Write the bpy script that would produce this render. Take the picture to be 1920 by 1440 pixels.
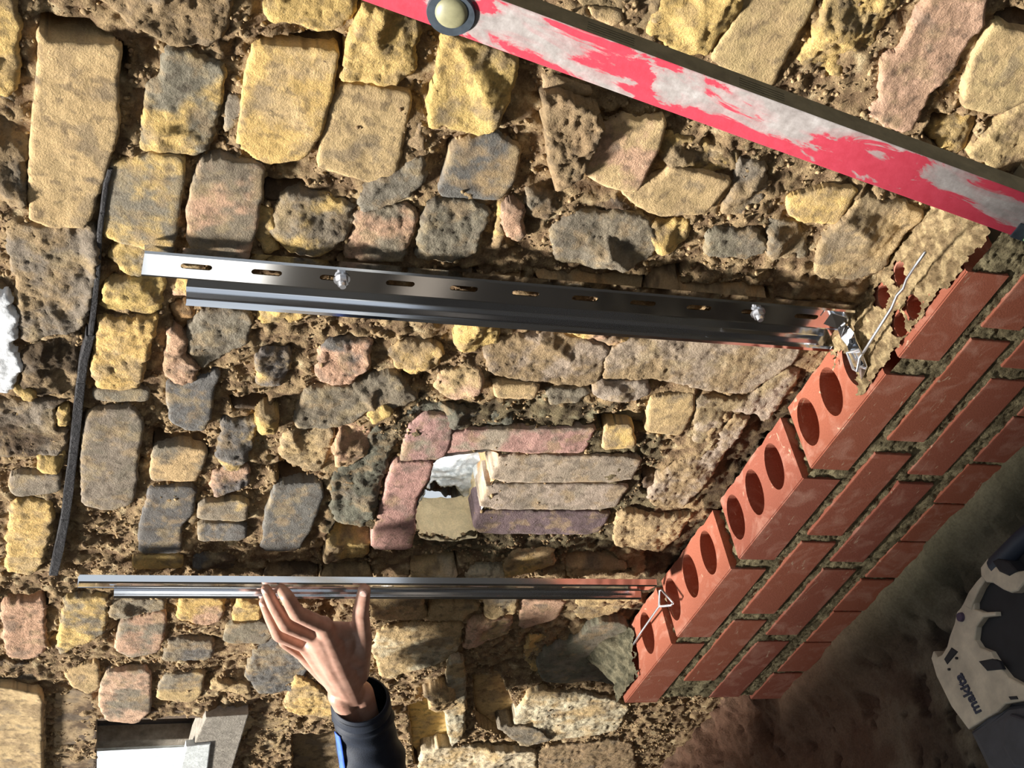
import bpy, bmesh, math, random
import numpy as np
from mathutils import Vector, Matrix
for o in list(bpy.data.objects): bpy.data.objects.remove(o)
SC = bpy.context.scene
COL = SC.collection
random.seed(7)
# ------------------------------------------------------------------ camera
# world: X along the old wall, Y into it, Z up (metres).  The phone was held on its side.
CT = np.array([1.736591, -0.956088, 1.016516])
FPX = 2600.0
CM = np.array([[0.62427273, 0.77889796, 0.06001276],
               [0.30545864, -0.17267015, -0.93641873],
               [-0.71901223, 0.60291209, -0.34571438]])
cam = bpy.data.cameras.new('camera'); co = bpy.data.objects.new('camera', cam); COL.objects.link(co)
cam.sensor_fit = 'HORIZONTAL'; cam.sensor_width = 36.0; cam.lens = 36.0*FPX/1920.0
cam.clip_start = 0.02
r_, u_, b_ = CM[1], CM[0], -CM[2]
co.matrix_world = Matrix(((r_[0], u_[0], b_[0], CT[0]), (r_[1], u_[1], b_[1], CT[1]), (r_[2], u_[2], b_[2], CT[2]), (0, 0, 0, 1)))
SC.camera = co
# ------------------------------------------------------------------ light
w = bpy.data.worlds.new('sky'); SC.world = w; w.use_nodes = True
bg = w.node_tree.nodes['Background']; bg.inputs[0].default_value = (0.86, 0.93, 1.0, 1); bg.inputs[1].default_value = 0.75
sl = bpy.data.lights.new('sun', 'SUN'); so = bpy.data.objects.new('sun', sl); COL.objects.link(so)
sl.energy = 11.5; sl.angle = math.radians(7); sl.color = (1.0, 0.965, 0.91)
LDIR = Vector((-0.46, -0.32, 0.83)).normalized()
so.rotation_euler = LDIR.to_track_quat('Z', 'Y').to_euler()
SC.view_settings.view_transform = 'Standard'; SC.view_settings.look = 'None'
SC.view_settings.exposure = 0.0; SC.view_settings.gamma = 1.0; SC.view_settings.use_curve_mapping = False

# ------------------------------------------------------------------ helpers
def at(x, y, axis='Y', v=0.1):
    """the point of the plane axis=v that the photograph's pixel (x, y) looks at"""
    d = CM.T @ np.array([720.0-y, x-960.0, FPX])
    i = 'XYZ'.index(axis); t = (v-CT[i])/d[i]
    return CT+t*d
def V(x, y, axis='Y', v=0.1): return Vector(at(x, y, axis, v))
def lin(c):
    c = np.asarray(c, float)/255.0
    return np.where(c <= 0.04045, c/12.92, ((c+0.055)/1.055)**2.4)
def obj(name, me, mat=None, parent=None, smooth=False):
    o = bpy.data.objects.new(name, me); COL.objects.link(o)
    if mat is not None: me.materials.append(mat)
    if parent is not None: o.parent = parent
    if smooth: me.polygons.foreach_set('use_smooth', np.ones(len(me.polygons), bool))
    return o
def tag(o, label=None, cat=None, group=None, kind=None):
    if label: o['label'] = label
    if cat: o['category'] = cat
    if group: o['group'] = group
    if kind: o['kind'] = kind
    return o
def mesh(name, v, f):
    me = bpy.data.meshes.new(name); me.from_pydata([tuple(p) for p in v], [], f); me.update(); return me
def empty(name, loc):
    o = bpy.data.objects.new(name, None); COL.objects.link(o); o.location = loc; o.empty_display_size = 0.05
    return o
def setcol(me, c):
    a = me.color_attributes.new('Col', 'FLOAT_COLOR', 'POINT')
    a.data.foreach_set('color', np.concatenate([c, np.ones((len(c), 1))], 1).astype(np.float32).ravel())
def frombm(bm, name):
    bmesh.ops.recalc_face_normals(bm, faces=bm.faces)
    me = bpy.data.meshes.new(name); bm.to_mesh(me); bm.free(); return me
def box_bm(bm, lo, hi, bev=0.0):
    g = bmesh.ops.create_cube(bm, size=1.0)
    vs = g['verts']
    for v in vs:
        v.co = Vector([lo[i]+(hi[i]-lo[i])*(v.co[i]+0.5) for i in range(3)])
    if bev > 0:
        es = list({e for v in vs for e in v.link_edges})
        bmesh.ops.bevel(bm, geom=es, offset=bev, segments=2, affect='EDGES', profile=0.7)
def prism(poly, depth, bev=0.0, seg=2):
    """poly: 3-D points (flat outline), depth: Vector to the far side; the near rim is bevelled"""
    bm = bmesh.new()
    vs = [bm.verts.new(p) for p in poly]
    f = bm.faces.new(vs)
    r = bmesh.ops.extrude_face_region(bm, geom=[f])
    nv = [g for g in r['geom'] if isinstance(g, bmesh.types.BMVert)]
    for v in nv: v.co += Vector(depth)
    if bev > 0:
        es = [e for e in bm.edges if e.verts[0] in vs and e.verts[1] in vs]
        bmesh.ops.bevel(bm, geom=es, offset=bev, segments=seg, affect='EDGES', profile=0.6, clamp_overlap=True)
    return bm
def tube(pts, rad, n=8, cap=True, closed=False):
    pts = [Vector(p) for p in pts]; rad = rad if hasattr(rad, '__len__') else [rad]*len(pts)
    v, f = [], []
    m = len(pts); prev = None
    for i, p in enumerate(pts):
        if closed: d = pts[(i+1) % m]-pts[i-1]
        else: d = pts[min(i+1, m-1)]-pts[max(i-1, 0)]
        d.normalize()
        if prev is None: a = d.orthogonal().normalized()
        else: a = (prev-d*prev.dot(d)).normalized()
        prev = a; b = d.cross(a)
        for k in range(n):
            t = 2*math.pi*k/n; v.append(p+(a*math.cos(t)+b*math.sin(t))*rad[i])
    last = m if closed else m-1
    for i in range(last):
        j = (i+1) % m
        for k in range(n):
            f.append((i*n+k, i*n+(k+1) % n, j*n+(k+1) % n, j*n+k))
    if cap and not closed:
        f.append(tuple(range(n))[::-1]); f.append(tuple((m-1)*n+k for k in range(n)))
    return v, f
# value of gradient noise, vectorised
_rng = np.random.RandomState(3)
_P = np.concatenate([_rng.permutation(512)]*3)
_G = _rng.uniform(0, 2*np.pi, 512); _GX, _GY = np.cos(_G), np.sin(_G)
def pn(x, y, s=0):
    x = np.asarray(x, float)+s*17.37; y = np.asarray(y, float)-s*9.71
    xi = np.floor(x).astype(int); yi = np.floor(y).astype(int); xf = x-xi; yf = y-yi
    u = xf*xf*xf*(xf*(xf*6-15)+10); v = yf*yf*yf*(yf*(yf*6-15)+10)
    def g(ix, iy, dx, dy):
        h = _P[(_P[ix & 511]+iy) & 511]; return _GX[h]*dx+_GY[h]*dy
    a = g(xi, yi, xf, yf); b = g(xi+1, yi, xf-1, yf); c = g(xi, yi+1, xf, yf-1); d = g(xi+1, yi+1, xf-1, yf-1)
    return ((a+u*(b-a))+v*((c+u*(d-c))-(a+u*(b-a))))*1.5
def fbm(x, y, o=4, s=0, gain=0.5):
    t = np.zeros_like(np.asarray(x, float)); a = 1.0; f = 1.0
    for i in range(o):
        t = t+a*pn(x*f, y*f, s+i*3); a *= gain; f *= 2.03
    return t
def ridge(x, y, o=3, s=0):
    t = np.zeros_like(np.asarray(x, float)); a = 1.0; f = 1.0
    for i in range(o):
        t = t+a*(1-2*np.abs(pn(x*f, y*f, s+i*5))); a *= 0.5; f *= 2.1
    return t*0.5
def sst(a, b, x):
    t = np.clip((x-a)/(b-a), 0, 1); return t*t*(3-2*t)
def inpoly(X, Z, poly):
    r = np.zeros(X.shape, bool); n = len(poly)
    for i in range(n):
        x0, z0 = poly[i]; x1, z1 = poly[i-1]
        if z0 == z1: continue
        c = ((z0 > Z) != (z1 > Z)) & (X < (x1-x0)*(Z-z0)/(z1-z0)+x0)
        r ^= c
    return r
# ------------------------------------------------------------------ materials
def nt(name):
    m = bpy.data.materials.new(name); m.use_nodes = True
    t = m.node_tree; return m, t, t.nodes['Principled BSDF']
def N(t, k, **kw):
    n = t.nodes.new(k)
    for a, b in kw.items():
        if a in n.inputs.keys(): n.inputs[a].default_value = b
        else: setattr(n, a, b)
    return n
def noise(t, co, scale, detail=4, rough=0.6, dist=0.0):
    n = N(t, 'ShaderNodeTexNoise'); n.inputs['Scale'].default_value = scale; n.inputs['Detail'].default_value = detail
    n.inputs['Roughness'].default_value = rough; n.inputs['Distortion'].default_value = dist
    t.links.new(co, n.inputs['Vector']); return n
def ramp(t, fac, stops):
    r = N(t, 'ShaderNodeValToRGB'); e = r.color_ramp.elements
    while len(e) < len(stops): e.new(0.5)
    for i, (p, c) in enumerate(stops):
        e[i].position = p; e[i].color = tuple(c)+(1,) if len(c) == 3 else c
    t.links.new(fac, r.inputs[0]); return r
def bump(t, p, h, strength, dist, prev=None):
    b = N(t, 'ShaderNodeBump'); b.inputs['Strength'].default_value = strength; b.inputs['Distance'].default_value = dist
    t.links.new(h, b.inputs['Height'])
    if prev: t.links.new(prev.outputs[0], b.inputs['Normal'])
    t.links.new(b.outputs[0], p.inputs['Normal']); return b
def mix(t, fac, a, b, blend='MIX'):
    m = N(t, 'ShaderNodeMix', data_type='RGBA', blend_type=blend)
    if isinstance(fac, float): m.inputs[0].default_value = fac
    else: t.links.new(fac, m.inputs[0])
    for s, c in ((6, a), (7, b)):
        if hasattr(c, 'is_linked') or isinstance(c, bpy.types.NodeSocket): t.links.new(c, m.inputs[s])
        else: m.inputs[s].default_value = tuple(c)+(1,) if len(c) == 3 else c
    return m.outputs[2]
def mat_attr(name, rough=0.92, fine=260, coarse=60, b1=0.0016, b2=0.004, var=(0.78, 1.22), stretch=None):
    m, t, p = nt(name)
    a = N(t, 'ShaderNodeAttribute', attribute_name='Col')
    tc = N(t, 'ShaderNodeTexCoord'); co_ = tc.outputs['Object']
    if stretch:
        mp = N(t, 'ShaderNodeMapping'); mp.inputs['Scale'].default_value = stretch; t.links.new(co_, mp.inputs[0]); co_ = mp.outputs[0]
    n1 = noise(t, co_, fine, 6, 0.7); n2 = noise(t, co_, coarse, 6, 0.65, 0.6)
    r1 = ramp(t, n1.outputs[0], [(0.30, (var[0],)*3), (0.72, (var[1],)*3)])
    r2 = ramp(t, n2.outputs[0], [(0.30, (0.82,)*3), (0.70, (1.14,)*3)])
    c = mix(t, 1.0, a.outputs['Color'], r1.outputs[0], 'MULTIPLY'); c = mix(t, 1.0, c, r2.outputs[0], 'MULTIPLY')
    t.links.new(c, p.inputs['Base Color']); p.inputs['Roughness'].default_value = rough
    p.inputs['Specular IOR Level'].default_value = 0.18
    bb = bump(t, p, n2.outputs[0], 0.9, b2); bump(t, p, n1.outputs[0], 0.9, b1, bb)
    return m
def mat_plain(name, c, rough=0.5, metal=0.0, spec=0.5, nscale=0, var=0.15, bd=0.0, bs=200):
    m, t, p = nt(name); p.inputs['Roughness'].default_value = rough; p.inputs['Metallic'].default_value = metal
    p.inputs['Specular IOR Level'].default_value = spec
    c = lin(c)
    if nscale:
        tc = N(t, 'ShaderNodeTexCoord'); n = noise(t, tc.outputs['Object'], nscale, 5, 0.65)
        r = ramp(t, n.outputs[0], [(0.3, c*(1-var)), (0.7, c*(1+var))]); t.links.new(r.outputs[0], p.inputs['Base Color'])
        if bd:
            n2 = noise(t, tc.outputs['Object'], bs, 5, 0.7); bump(t, p, n2.outputs[0], 0.8, bd)
    else: p.inputs['Base Color'].default_value = tuple(c)+(1,)
    return m
M_OLD = mat_attr('old_stock_brick', fine=420, coarse=110, b1=0.0030, b2=0.0026)
M_OLDS = mat_attr('smooth_old_brick', fine=480, coarse=60, b1=0.0016, b2=0.0022, var=(0.82, 1.18))
M_BED = mat_attr('old_lime_mortar', fine=400, coarse=150, b1=0.0042, b2=0.0026, var=(0.66, 1.32))
M_DIRT = mat_attr('dirt_floor', fine=260, coarse=70, b1=0.002, b2=0.005, var=(0.75, 1.25))
M_CEM = mat_attr('fresh_mortar', fine=420, coarse=170, b1=0.003, b2=0.003, var=(0.66, 1.32))
M_CHAR = mat_plain('charred_slate', (36, 33, 34), 0.6, 0, 0.5, 90, 0.6, 0.003, 160)
# new red brick: pale smears of mortar wiped over the faces
def mat_red():
    m, t, p = nt('new_red_brick')
    tc = N(t, 'ShaderNodeTexCoord'); oi = N(t, 'ShaderNodeObjectInfo')
    base = ramp(t, oi.outputs['Random'], [(0.0, lin((150, 86, 64))), (0.5, lin((157, 91, 69))), (1.0, lin((142, 81, 64)))])
    n1 = noise(t, tc.outputs['Object'], 26, 5, 0.6, 0.8); s1 = ramp(t, n1.outputs[0], [(0.50, (0, 0, 0)), (0.72, (0.42,)*3)])
    c = mix(t, s1.outputs[0], base.outputs[0], lin((205, 160, 140)))
    mp = N(t, 'ShaderNodeMapping'); mp.inputs['Rotation'].default_value = (0, 0.5, 0); mp.inputs['Scale'].default_value = (30, 30, 110)
    t.links.new(tc.outputs['Object'], mp.inputs[0])
    n2 = noise(t, mp.outputs[0], 1.0, 5, 0.6, 1.2); s2 = ramp(t, n2.outputs[0], [(0.645, (0, 0, 0)), (0.70, (0.75,)*3)])
    c = mix(t, s2.outputs[0], c, lin((200, 176, 148)))
    n3 = noise(t, tc.outputs['Object'], 420, 4, 0.7); s3 = ramp(t, n3.outputs[0], [(0.25, (0.80,)*3), (0.6, (1.06,)*3)])
    c = mix(t, 1.0, c, s3.outputs[0], 'MULTIPLY')
    t.links.new(c, p.inputs['Base Color']); p.inputs['Roughness'].default_value = 0.8; p.inputs['Specular IOR Level'].default_value = 0.25
    bump(t, p, n3.outputs[0], 0.6, 0.0007)
    return m
M_RED = mat_red()
M_STEEL = mat_plain('polished_steel', (236, 238, 242), 0.09, 1.0)
M_ZINC = mat_plain('bright_wire', (240, 240, 243), 0.35, 1.0)
M_SKIN = None

# ------------------------------------------------------------------ old wall: palette and brick outlines traced on the wall's plane
PAL = {'Y': (232, 196, 126), 'B': (212, 182, 134), 'P': (212, 172, 142), 'G': (148, 137, 119), 'D': (122, 117, 111),
       'K': (104, 86, 68), 'T': (172, 147, 112), 'R': (198, 154, 142), 'W': (176, 160, 140), 'V': (122, 104, 104),
       'N': (184, 164, 144), 'M': (118, 114, 98), 'H': (232, 226, 216), 'C': (222, 206, 172), 'O': (204, 162, 112)}
BR = [
# code, proud mm, rough mm, pixels of the outline
('Y',4,4,'-60,-20 32,-20 38,150 25,178 -60,178'),
('T',-42,2,'85,-20 160,-10 238,40 238,92 100,95 76,50'),
('B',6,3,'73,68 100,87 228,92 218,165 222,240 205,300 165,422 90,422 55,405 55,330 62,240 70,150'),
('G/Y',2,5,'308,92 350,95 425,130 412,215 385,288 262,283 272,200 275,160 298,150'),
('T',4,9,'160,-20 430,-20 428,60 400,85 330,90 240,45'),
('Y/B',5,3,'478,92 560,95 633,98 625,150 605,240 575,295 500,308 470,290 445,270 455,200 462,140'),
('G',0,2,'425,178 450,180 467,195 440,240 420,250'),
('Y',6,6,'500,15 580,-15 662,-15 672,20 640,52 600,58 560,46 510,46'),
('K!',-12,7,'485,55 650,52 655,100 600,98 500,85'),
('Y',8,7,'678,12 735,10 790,50 780,100 778,140 740,160 700,162 640,152 650,110 662,60'),
('B',2,3,'640,160 705,165 770,180 765,210 755,270 740,330 700,343 640,325 595,310 610,245 622,200'),
('Y',7,5,'835,60 905,85 968,112 972,135 955,190 930,235 900,256 870,245 810,240 805,215 820,140'),
('T',-4,7,'770,200 800,230 800,280 760,275 752,240'),
('D/T',3,3,'850,275 930,250 975,280 965,340 935,375 830,370 825,355 840,310'),
('G',3,4,'690,345 790,300 800,330 790,350 740,385 680,405 672,380'),
('T',1,3,'1020,138 1060,150 1112,170 1106,180 1060,185 1020,178'),
('T',16,10,'1020,190 1060,185 1120,210 1130,245 1098,330 1042,362 1033,320 1025,250'),
('B/P',6,3,'1120,250 1170,225 1200,230 1250,225 1240,270 1215,320 1195,363 1150,354 1098,328'),
('T/Y',-3,7,'1250,250 1290,255 1385,285 1382,315 1330,325 1262,312 1235,295'),
('B',5,3,'1265,315 1330,330 1372,340 1345,375 1315,402 1240,406 1200,390 1165,360 1200,352 1245,332'),
('T',-2,7,'1060,-20 1250,-20 1225,40 1215,65 1180,55 1100,20'),
('B',2,2,'1098,12 1165,20 1172,35 1150,52 1115,35'),
('Y',5,5,'1250,-20 1395,-20 1390,20 1370,45 1330,105 1290,110 1218,70 1225,40'),
('B',3,2,'1402,-20 1535,-20 1512,40 1492,70 1455,150 1440,168 1385,145 1333,110 1377,45'),
('Y',0,10,'1558,-20 1688,-20 1682,15 1647,65 1642,95 1600,140 1570,152 1530,130 1500,115 1522,65'),
('P',4,4,'1755,-20 1855,-20 1842,50 1802,100 1782,150 1757,165 1737,190 1717,240 1690,247 1625,215 1655,185 1655,120 1692,90 1722,35'),
('B',6,3,'1870,48 1950,75 1950,180 1870,214 1805,202 1815,150 1830,100'),
('K!',-12,4,'1858,15 1950,5 1950,62 1868,45'),
('K/Y',-12,8,'1745,212 1835,205 1830,235 1810,272 1790,287 1735,257 1720,245'),
('B/T',2,6,'1872,235 1950,165 1950,345 1830,302 1812,290'),
('G/T',2,8,'35,425 85,424 165,428 186,442 182,500 172,570 152,618 40,640 35,560 12,430'),
('T/G',-2,10,'-60,190 30,186 52,250 50,415 12,425 -60,430'),
('G/Y',5,2,'207,315 290,294 345,302 342,350 332,420 325,470 300,475 225,455 195,440 195,420 203,350'),
('G/P',7,2,'375,312 420,304 496,314 490,370 478,440 466,478 400,482 355,465 352,400 362,350'),
('Y/G',3,5,'225,452 310,455 322,475 312,502 265,522 230,512 205,482'),
('Y',4,5,'200,527 312,517 306,560 300,588 280,597 190,580 195,550'),
('Y/B',6,6,'187,602 280,602 298,592 290,630 285,650 265,720 240,732 178,725 173,690 180,640'),
('P/Y',2,6,'340,525 395,522 450,545 395,575 355,560 325,560 330,540'),
('O',-8,5,'320,570 360,560 368,600 345,622 325,610'),
('P',5,6,'320,620 355,640 350,670 375,690 365,715 340,722 310,705 312,660'),
('G',1,6,'370,590 430,572 470,590 470,640 430,662 400,680 372,692 354,662 352,630'),
('Y',2,6,'472,560 575,560 570,600 545,612 485,607 480,575'),
('K!',-12,4,'495,330 535,326 570,333 592,355 622,365 560,372 520,367 495,362'),
('G/Y',4,6,'525,372 610,372 660,390 665,420 640,460 600,477 540,472 512,440 520,395'),
('Y',1,5,'482,390 518,395 513,440 525,470 500,477 477,440'),
('G/P',3,6,'670,400 760,387 785,400 770,450 750,492 690,492 645,482 660,440'),
('G',4,6,'800,380 880,377 920,400 905,440 890,482 830,492 780,482 790,430'),
('T/Y',-2,8,'930,378 975,372 983,400 952,420 940,470 918,475 932,410'),
('P',6,6,'955,375 985,395 987,440 970,457 945,442 940,400'),
('G',4,5,'1082,402 1200,402 1230,440 1225,480 1180,502 1060,497 1038,480 1040,430'),
('T/Y',2,7,'1212,422 1292,412 1292,450 1250,477 1232,472'),
('G',3,5,'1330,430 1420,430 1440,470 1400,487 1320,482'),
('T/G',0,8,'985,352 1035,364 1062,372 1032,410 990,407'),
('K/T',-6,8,'1080,350 1150,356 1195,392 1205,408 1090,397 1065,380'),
('Y/B',4,3,'1480,370 1560,352 1610,358 1590,390 1570,422 1500,417 1478,402'),
('T/B',4,5,'1620,370 1700,385 1732,412 1690,452 1660,502 1615,527 1540,522 1530,490 1560,430'),
('G/T',1,6,'1440,412 1500,419 1512,450 1520,490 1440,482'),
('T/Y',2,6,'1732,440 1790,417 1840,435 1810,460 1750,467 1720,470'),
('B/T',7,3,'1790,480 1870,452 1950,440 1950,475 1890,512 1860,532 1790,537 1770,510 1760,490'),
('G/T',1,7,'1388,300 1440,312 1440,375 1400,400 1350,402 1372,352'),
('Y/T',2,7,'1895,512 1950,500 1950,595 1905,602'),
('K/T',0,9,'42,655 150,625 148,700 138,740 60,745 40,735'),
('Y',8,5,'20,728 70,737 60,757 40,752'),
('G/K',1,8,'-60,760 130,750 105,768 105,802 125,805 126,840 110,850 -60,860'),
('Y',4,5,'108,770 130,768 128,802 108,802'),
('Y',4,6,'68,855 120,850 118,882 72,887'),
('G',3,3,'22,892 112,888 110,925 30,932 18,915'),
('G',2,2,'175,730 280,730 278,754 178,754'),
('G',5,3,'165,777 250,770 270,800 258,860 255,920 245,945 210,957 155,947 152,870 155,820'),
('D',4,2,'315,720 350,722 410,702 400,740 395,780 385,806 350,806 320,790 312,745'),
('K/O!',-12,3,'290,800 320,802 385,806 392,830 387,845 340,840 288,828'),
('B/G',3,2,'290,842 350,838 387,846 380,880 367,902 282,902 285,860'),
('D',3,2,'282,917 368,915 362,965 340,987 340,1037 260,1037 262,990 275,940'),
('Y',3,3,'250,1045 342,1043 340,1066 250,1069'),
('K!',-12,4,'430,735 480,724 505,735 490,762 440,757'),
('D/Y',3,7,'415,792 480,790 475,830 455,882 420,882 405,860'),
('Y',14,8,'480,780 525,778 520,815 485,817'),
('D/P',2,6,'400,884 470,874 465,912 400,935 395,912'),
('G/Y',5,3,'372,945 465,940 462,978 372,975'),
('D',3,3,'372,982 462,982 460,1013 372,1018'),
('D/K',1,4,'365,1042 442,1042 437,1072 365,1067'),
('Y/B',4,4,'20,942 100,945 95,1000 78,1062 60,1077 10,1072 15,1000'),
('D/Y',2,6,'482,657 552,660 542,700 530,725 482,730'),
('P/D',3,6,'620,642 700,642 695,680 660,722 620,722 590,702 600,660'),
('G',4,6,'580,730 660,725 740,702 785,750 745,765 690,772 650,800 560,805 555,780'),
('Y',8,5,'690,772 720,758 737,775 700,797'),
('T/B',1,8,'530,807 622,790 622,840 605,882 570,882 525,857'),
('K!',-12,3,'520,858 600,885 608,907 525,907'),
('D',4,2,'520,912 600,907 607,930 587,985 560,1032 490,1032 500,960'),
('P/B',5,7,'642,790 702,805 692,850 657,877 630,872 625,840'),
('M',2,8,'620,895 700,805 752,805 730,860 700,960 680,977 625,977'),
('M',-2,8,'755,770 800,755 900,765 960,775 960,798 850,805 800,775 765,795'),
('R/G',3,3,'752,872 765,802 800,780 855,780 840,850 815,865'),
('R',5,2,'738,872 812,867 806,897 780,940 778,1010 770,1030 695,1030 712,960'),
('R/W',3,3,'850,810 1114,802 1097,840 1090,850 1000,850 905,843 838,853'),
('W',1,2,'944,853 1202,857 1178,905 922,905'),
('W',1,2,'920,908 1177,909 1147,956 903,955'),
('V',1,2,'902,959 1143,959 1117,1002 905,1002 890,985'),
('Y/T',4,7,'728,667 755,642 830,652 822,690 780,705 740,690'),
('P/B',4,6,'830,700 900,690 902,735 850,755 815,737'),
('B',8,3,'925,722 1012,722 1002,750 930,747'),
('T/N',3,6,'910,652 1050,622 1140,652 1130,690 1110,725 1010,719 920,702'),
('Y',6,8,'860,602 932,602 940,650 910,655 880,670 850,650'),
('Y/P',5,8,'1062,602 1112,602 1180,640 1165,660 1100,640 1065,622'),
('G',3,5,'1022,730 1112,730 1080,757 1030,760'),
('N',9,4,'1127,720 1217,717 1222,740 1195,754 1130,752 1112,737'),
('N/T',4,6,'1150,655 1180,642 1280,622 1420,640 1520,622 1482,680 1400,740 1330,732 1280,722 1225,710 1135,712'),
('B',2,2,'1222,747 1302,737 1302,770 1277,817 1212,810 1217,770'),
('M/K',-20,6,'1112,755 1215,755 1215,790 1120,787'),
('B/Y',2,3,'1135,802 1187,797 1192,840 1130,844'),
('K!',-12,4,'1202,860 1237,880 1237,907 1200,912'),
('T/N',2,8,'1252,880 1330,842 1372,780 1402,790 1330,900 1280,952 1230,947 1215,930'),
('T/N',1,8,'1310,742 1400,750 1470,690 1500,700 1440,790 1380,770 1330,830 1300,825'),
('B/T',2,8,'1160,960 1250,970 1300,960 1270,1012 1240,1032 1150,1022'),
('B/Y',3,5,'960,1035 1035,1030 1040,1060 950,1085 945,1060'),
('C/B!',-6,5,'880,1045 955,1040 940,1085 870,1080'),
('T/B!',-6,6,'1060,1030 1140,1028 1180,1060 1060,1078'),
('P',3,4,'5,1137 85,1127 85,1190 90,1215 60,1237 15,1232 5,1190'),
('K!',-12,7,'-60,1122 40,1100 85,1098 92,1125 5,1134 -60,1140'),
('Y/G',4,4,'122,1122 180,1120 202,1122 200,1155 195,1190 160,1207 112,1227 108,1215 118,1150'),
('G',1,6,'208,1120 310,1125 310,1145 230,1165 205,1150'),
('P/G',3,3,'228,1167 312,1147 308,1180 300,1222 245,1234 215,1217 222,1190'),
('Y/P',3,4,'340,1120 422,1122 414,1165 390,1172 330,1162'),
('Y',3,4,'447,1122 490,1120 490,1165 430,1165'),
('G',4,3,'425,1172 500,1167 512,1190 497,1207 420,1207'),
('G/D',2,5,'320,1197 402,1202 397,1237 300,1242'),
('B/G',3,3,'312,1267 382,1262 377,1302 360,1317 293,1312 300,1282'),
('P/G',4,3,'202,1262 282,1257 282,1332 255,1357 200,1352 185,1322 190,1282'),
('B',2,3,'120,1262 185,1242 188,1290 165,1302 130,1282'),
('D/G',3,5,'490,1182 560,1202 582,1242 560,1292 490,1302 460,1272'),
('B',3,5,'400,1276 462,1282 472,1304 395,1296'),
('K/G',-4,5,'-60,1232 82,1242 78,1272 20,1278 -60,1272'),
('Y/B',4,6,'555,1262 602,1292 624,1312 622,1347 530,1332'),
('B/T',-6,4,'442,1342 520,1322 547,1352 520,1402 440,1412'),
('K',-50,4,'392,1302 470,1312 450,1342 388,1338'),
('T/K',-30,4,'547,1352 700,1345 700,1470 547,1470'),
('B',4,5,'698,1122 790,1117 800,1162 698,1165'),
('B/C',3,5,'712,1182 800,1172 867,1172 860,1212 830,1242 720,1272 700,1222'),
('B',4,5,'830,1130 895,1132 900,1142 862,1165 800,1165 808,1140'),
('B/G',4,5,'905,1122 972,1117 967,1152 910,1157'),
('P/B',4,6,'882,1162 962,1157 952,1192 870,1222'),
('P',1,3,'977,1122 1062,1127 1042,1162 975,1182'),
('B',1,4,'1082,1122 1200,1112 1152,1152 1080,1162'),
('Y',-24,2,'762,1302 832,1292 852,1402 775,1412'),
('B/T',-28,3,'882,1242 932,1240 982,1352 940,1362 890,1332'),
('Y/O',-4,4,'985,1197 1035,1190 1052,1202 1032,1242 1000,1262 985,1232'),
('C/B',8,6,'840,1235 868,1240 875,1300 870,1380 845,1400 835,1330'),
('C/B',2,6,'1000,1292 1102,1302 1182,1322 1152,1372 1000,1392 960,1362'),
('G',6,4,'930,1362 1000,1362 1037,1387 982,1402'),
('C/B',3,6,'800,1402 1000,1404 1010,1470 780,1470'),
('T',0,6,'1010,1402 1180,1385 1200,1470 1010,1470'),
('T/Y!',-6,6,'640,950 700,985 690,1040 600,1040 620,985'),
('K/T!',-10,5,'500,1040 600,1048 595,1080 490,1080'),
('T/B!',-6,5,'605,1050 690,1045 700,1080 605,1085'),
('C/B!',-6,6,'770,1035 860,1030 850,1080 765,1085'),
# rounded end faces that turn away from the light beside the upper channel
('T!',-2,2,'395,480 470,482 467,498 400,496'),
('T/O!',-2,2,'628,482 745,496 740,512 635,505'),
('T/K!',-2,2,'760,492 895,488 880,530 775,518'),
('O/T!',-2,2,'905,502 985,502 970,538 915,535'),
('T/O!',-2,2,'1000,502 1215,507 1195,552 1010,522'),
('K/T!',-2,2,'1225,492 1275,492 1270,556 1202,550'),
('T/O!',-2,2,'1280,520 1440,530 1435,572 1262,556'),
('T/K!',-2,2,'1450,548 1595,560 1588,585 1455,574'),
# rows of bricks above the frame edge and beyond
('B',2,4,'-60,1290 82,1302 80,1470 -60,1470'),
]
Y0 = 0.104          # plane of the brick fronts
YB = 0.1075          # plane of the mortar
wall = None
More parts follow.
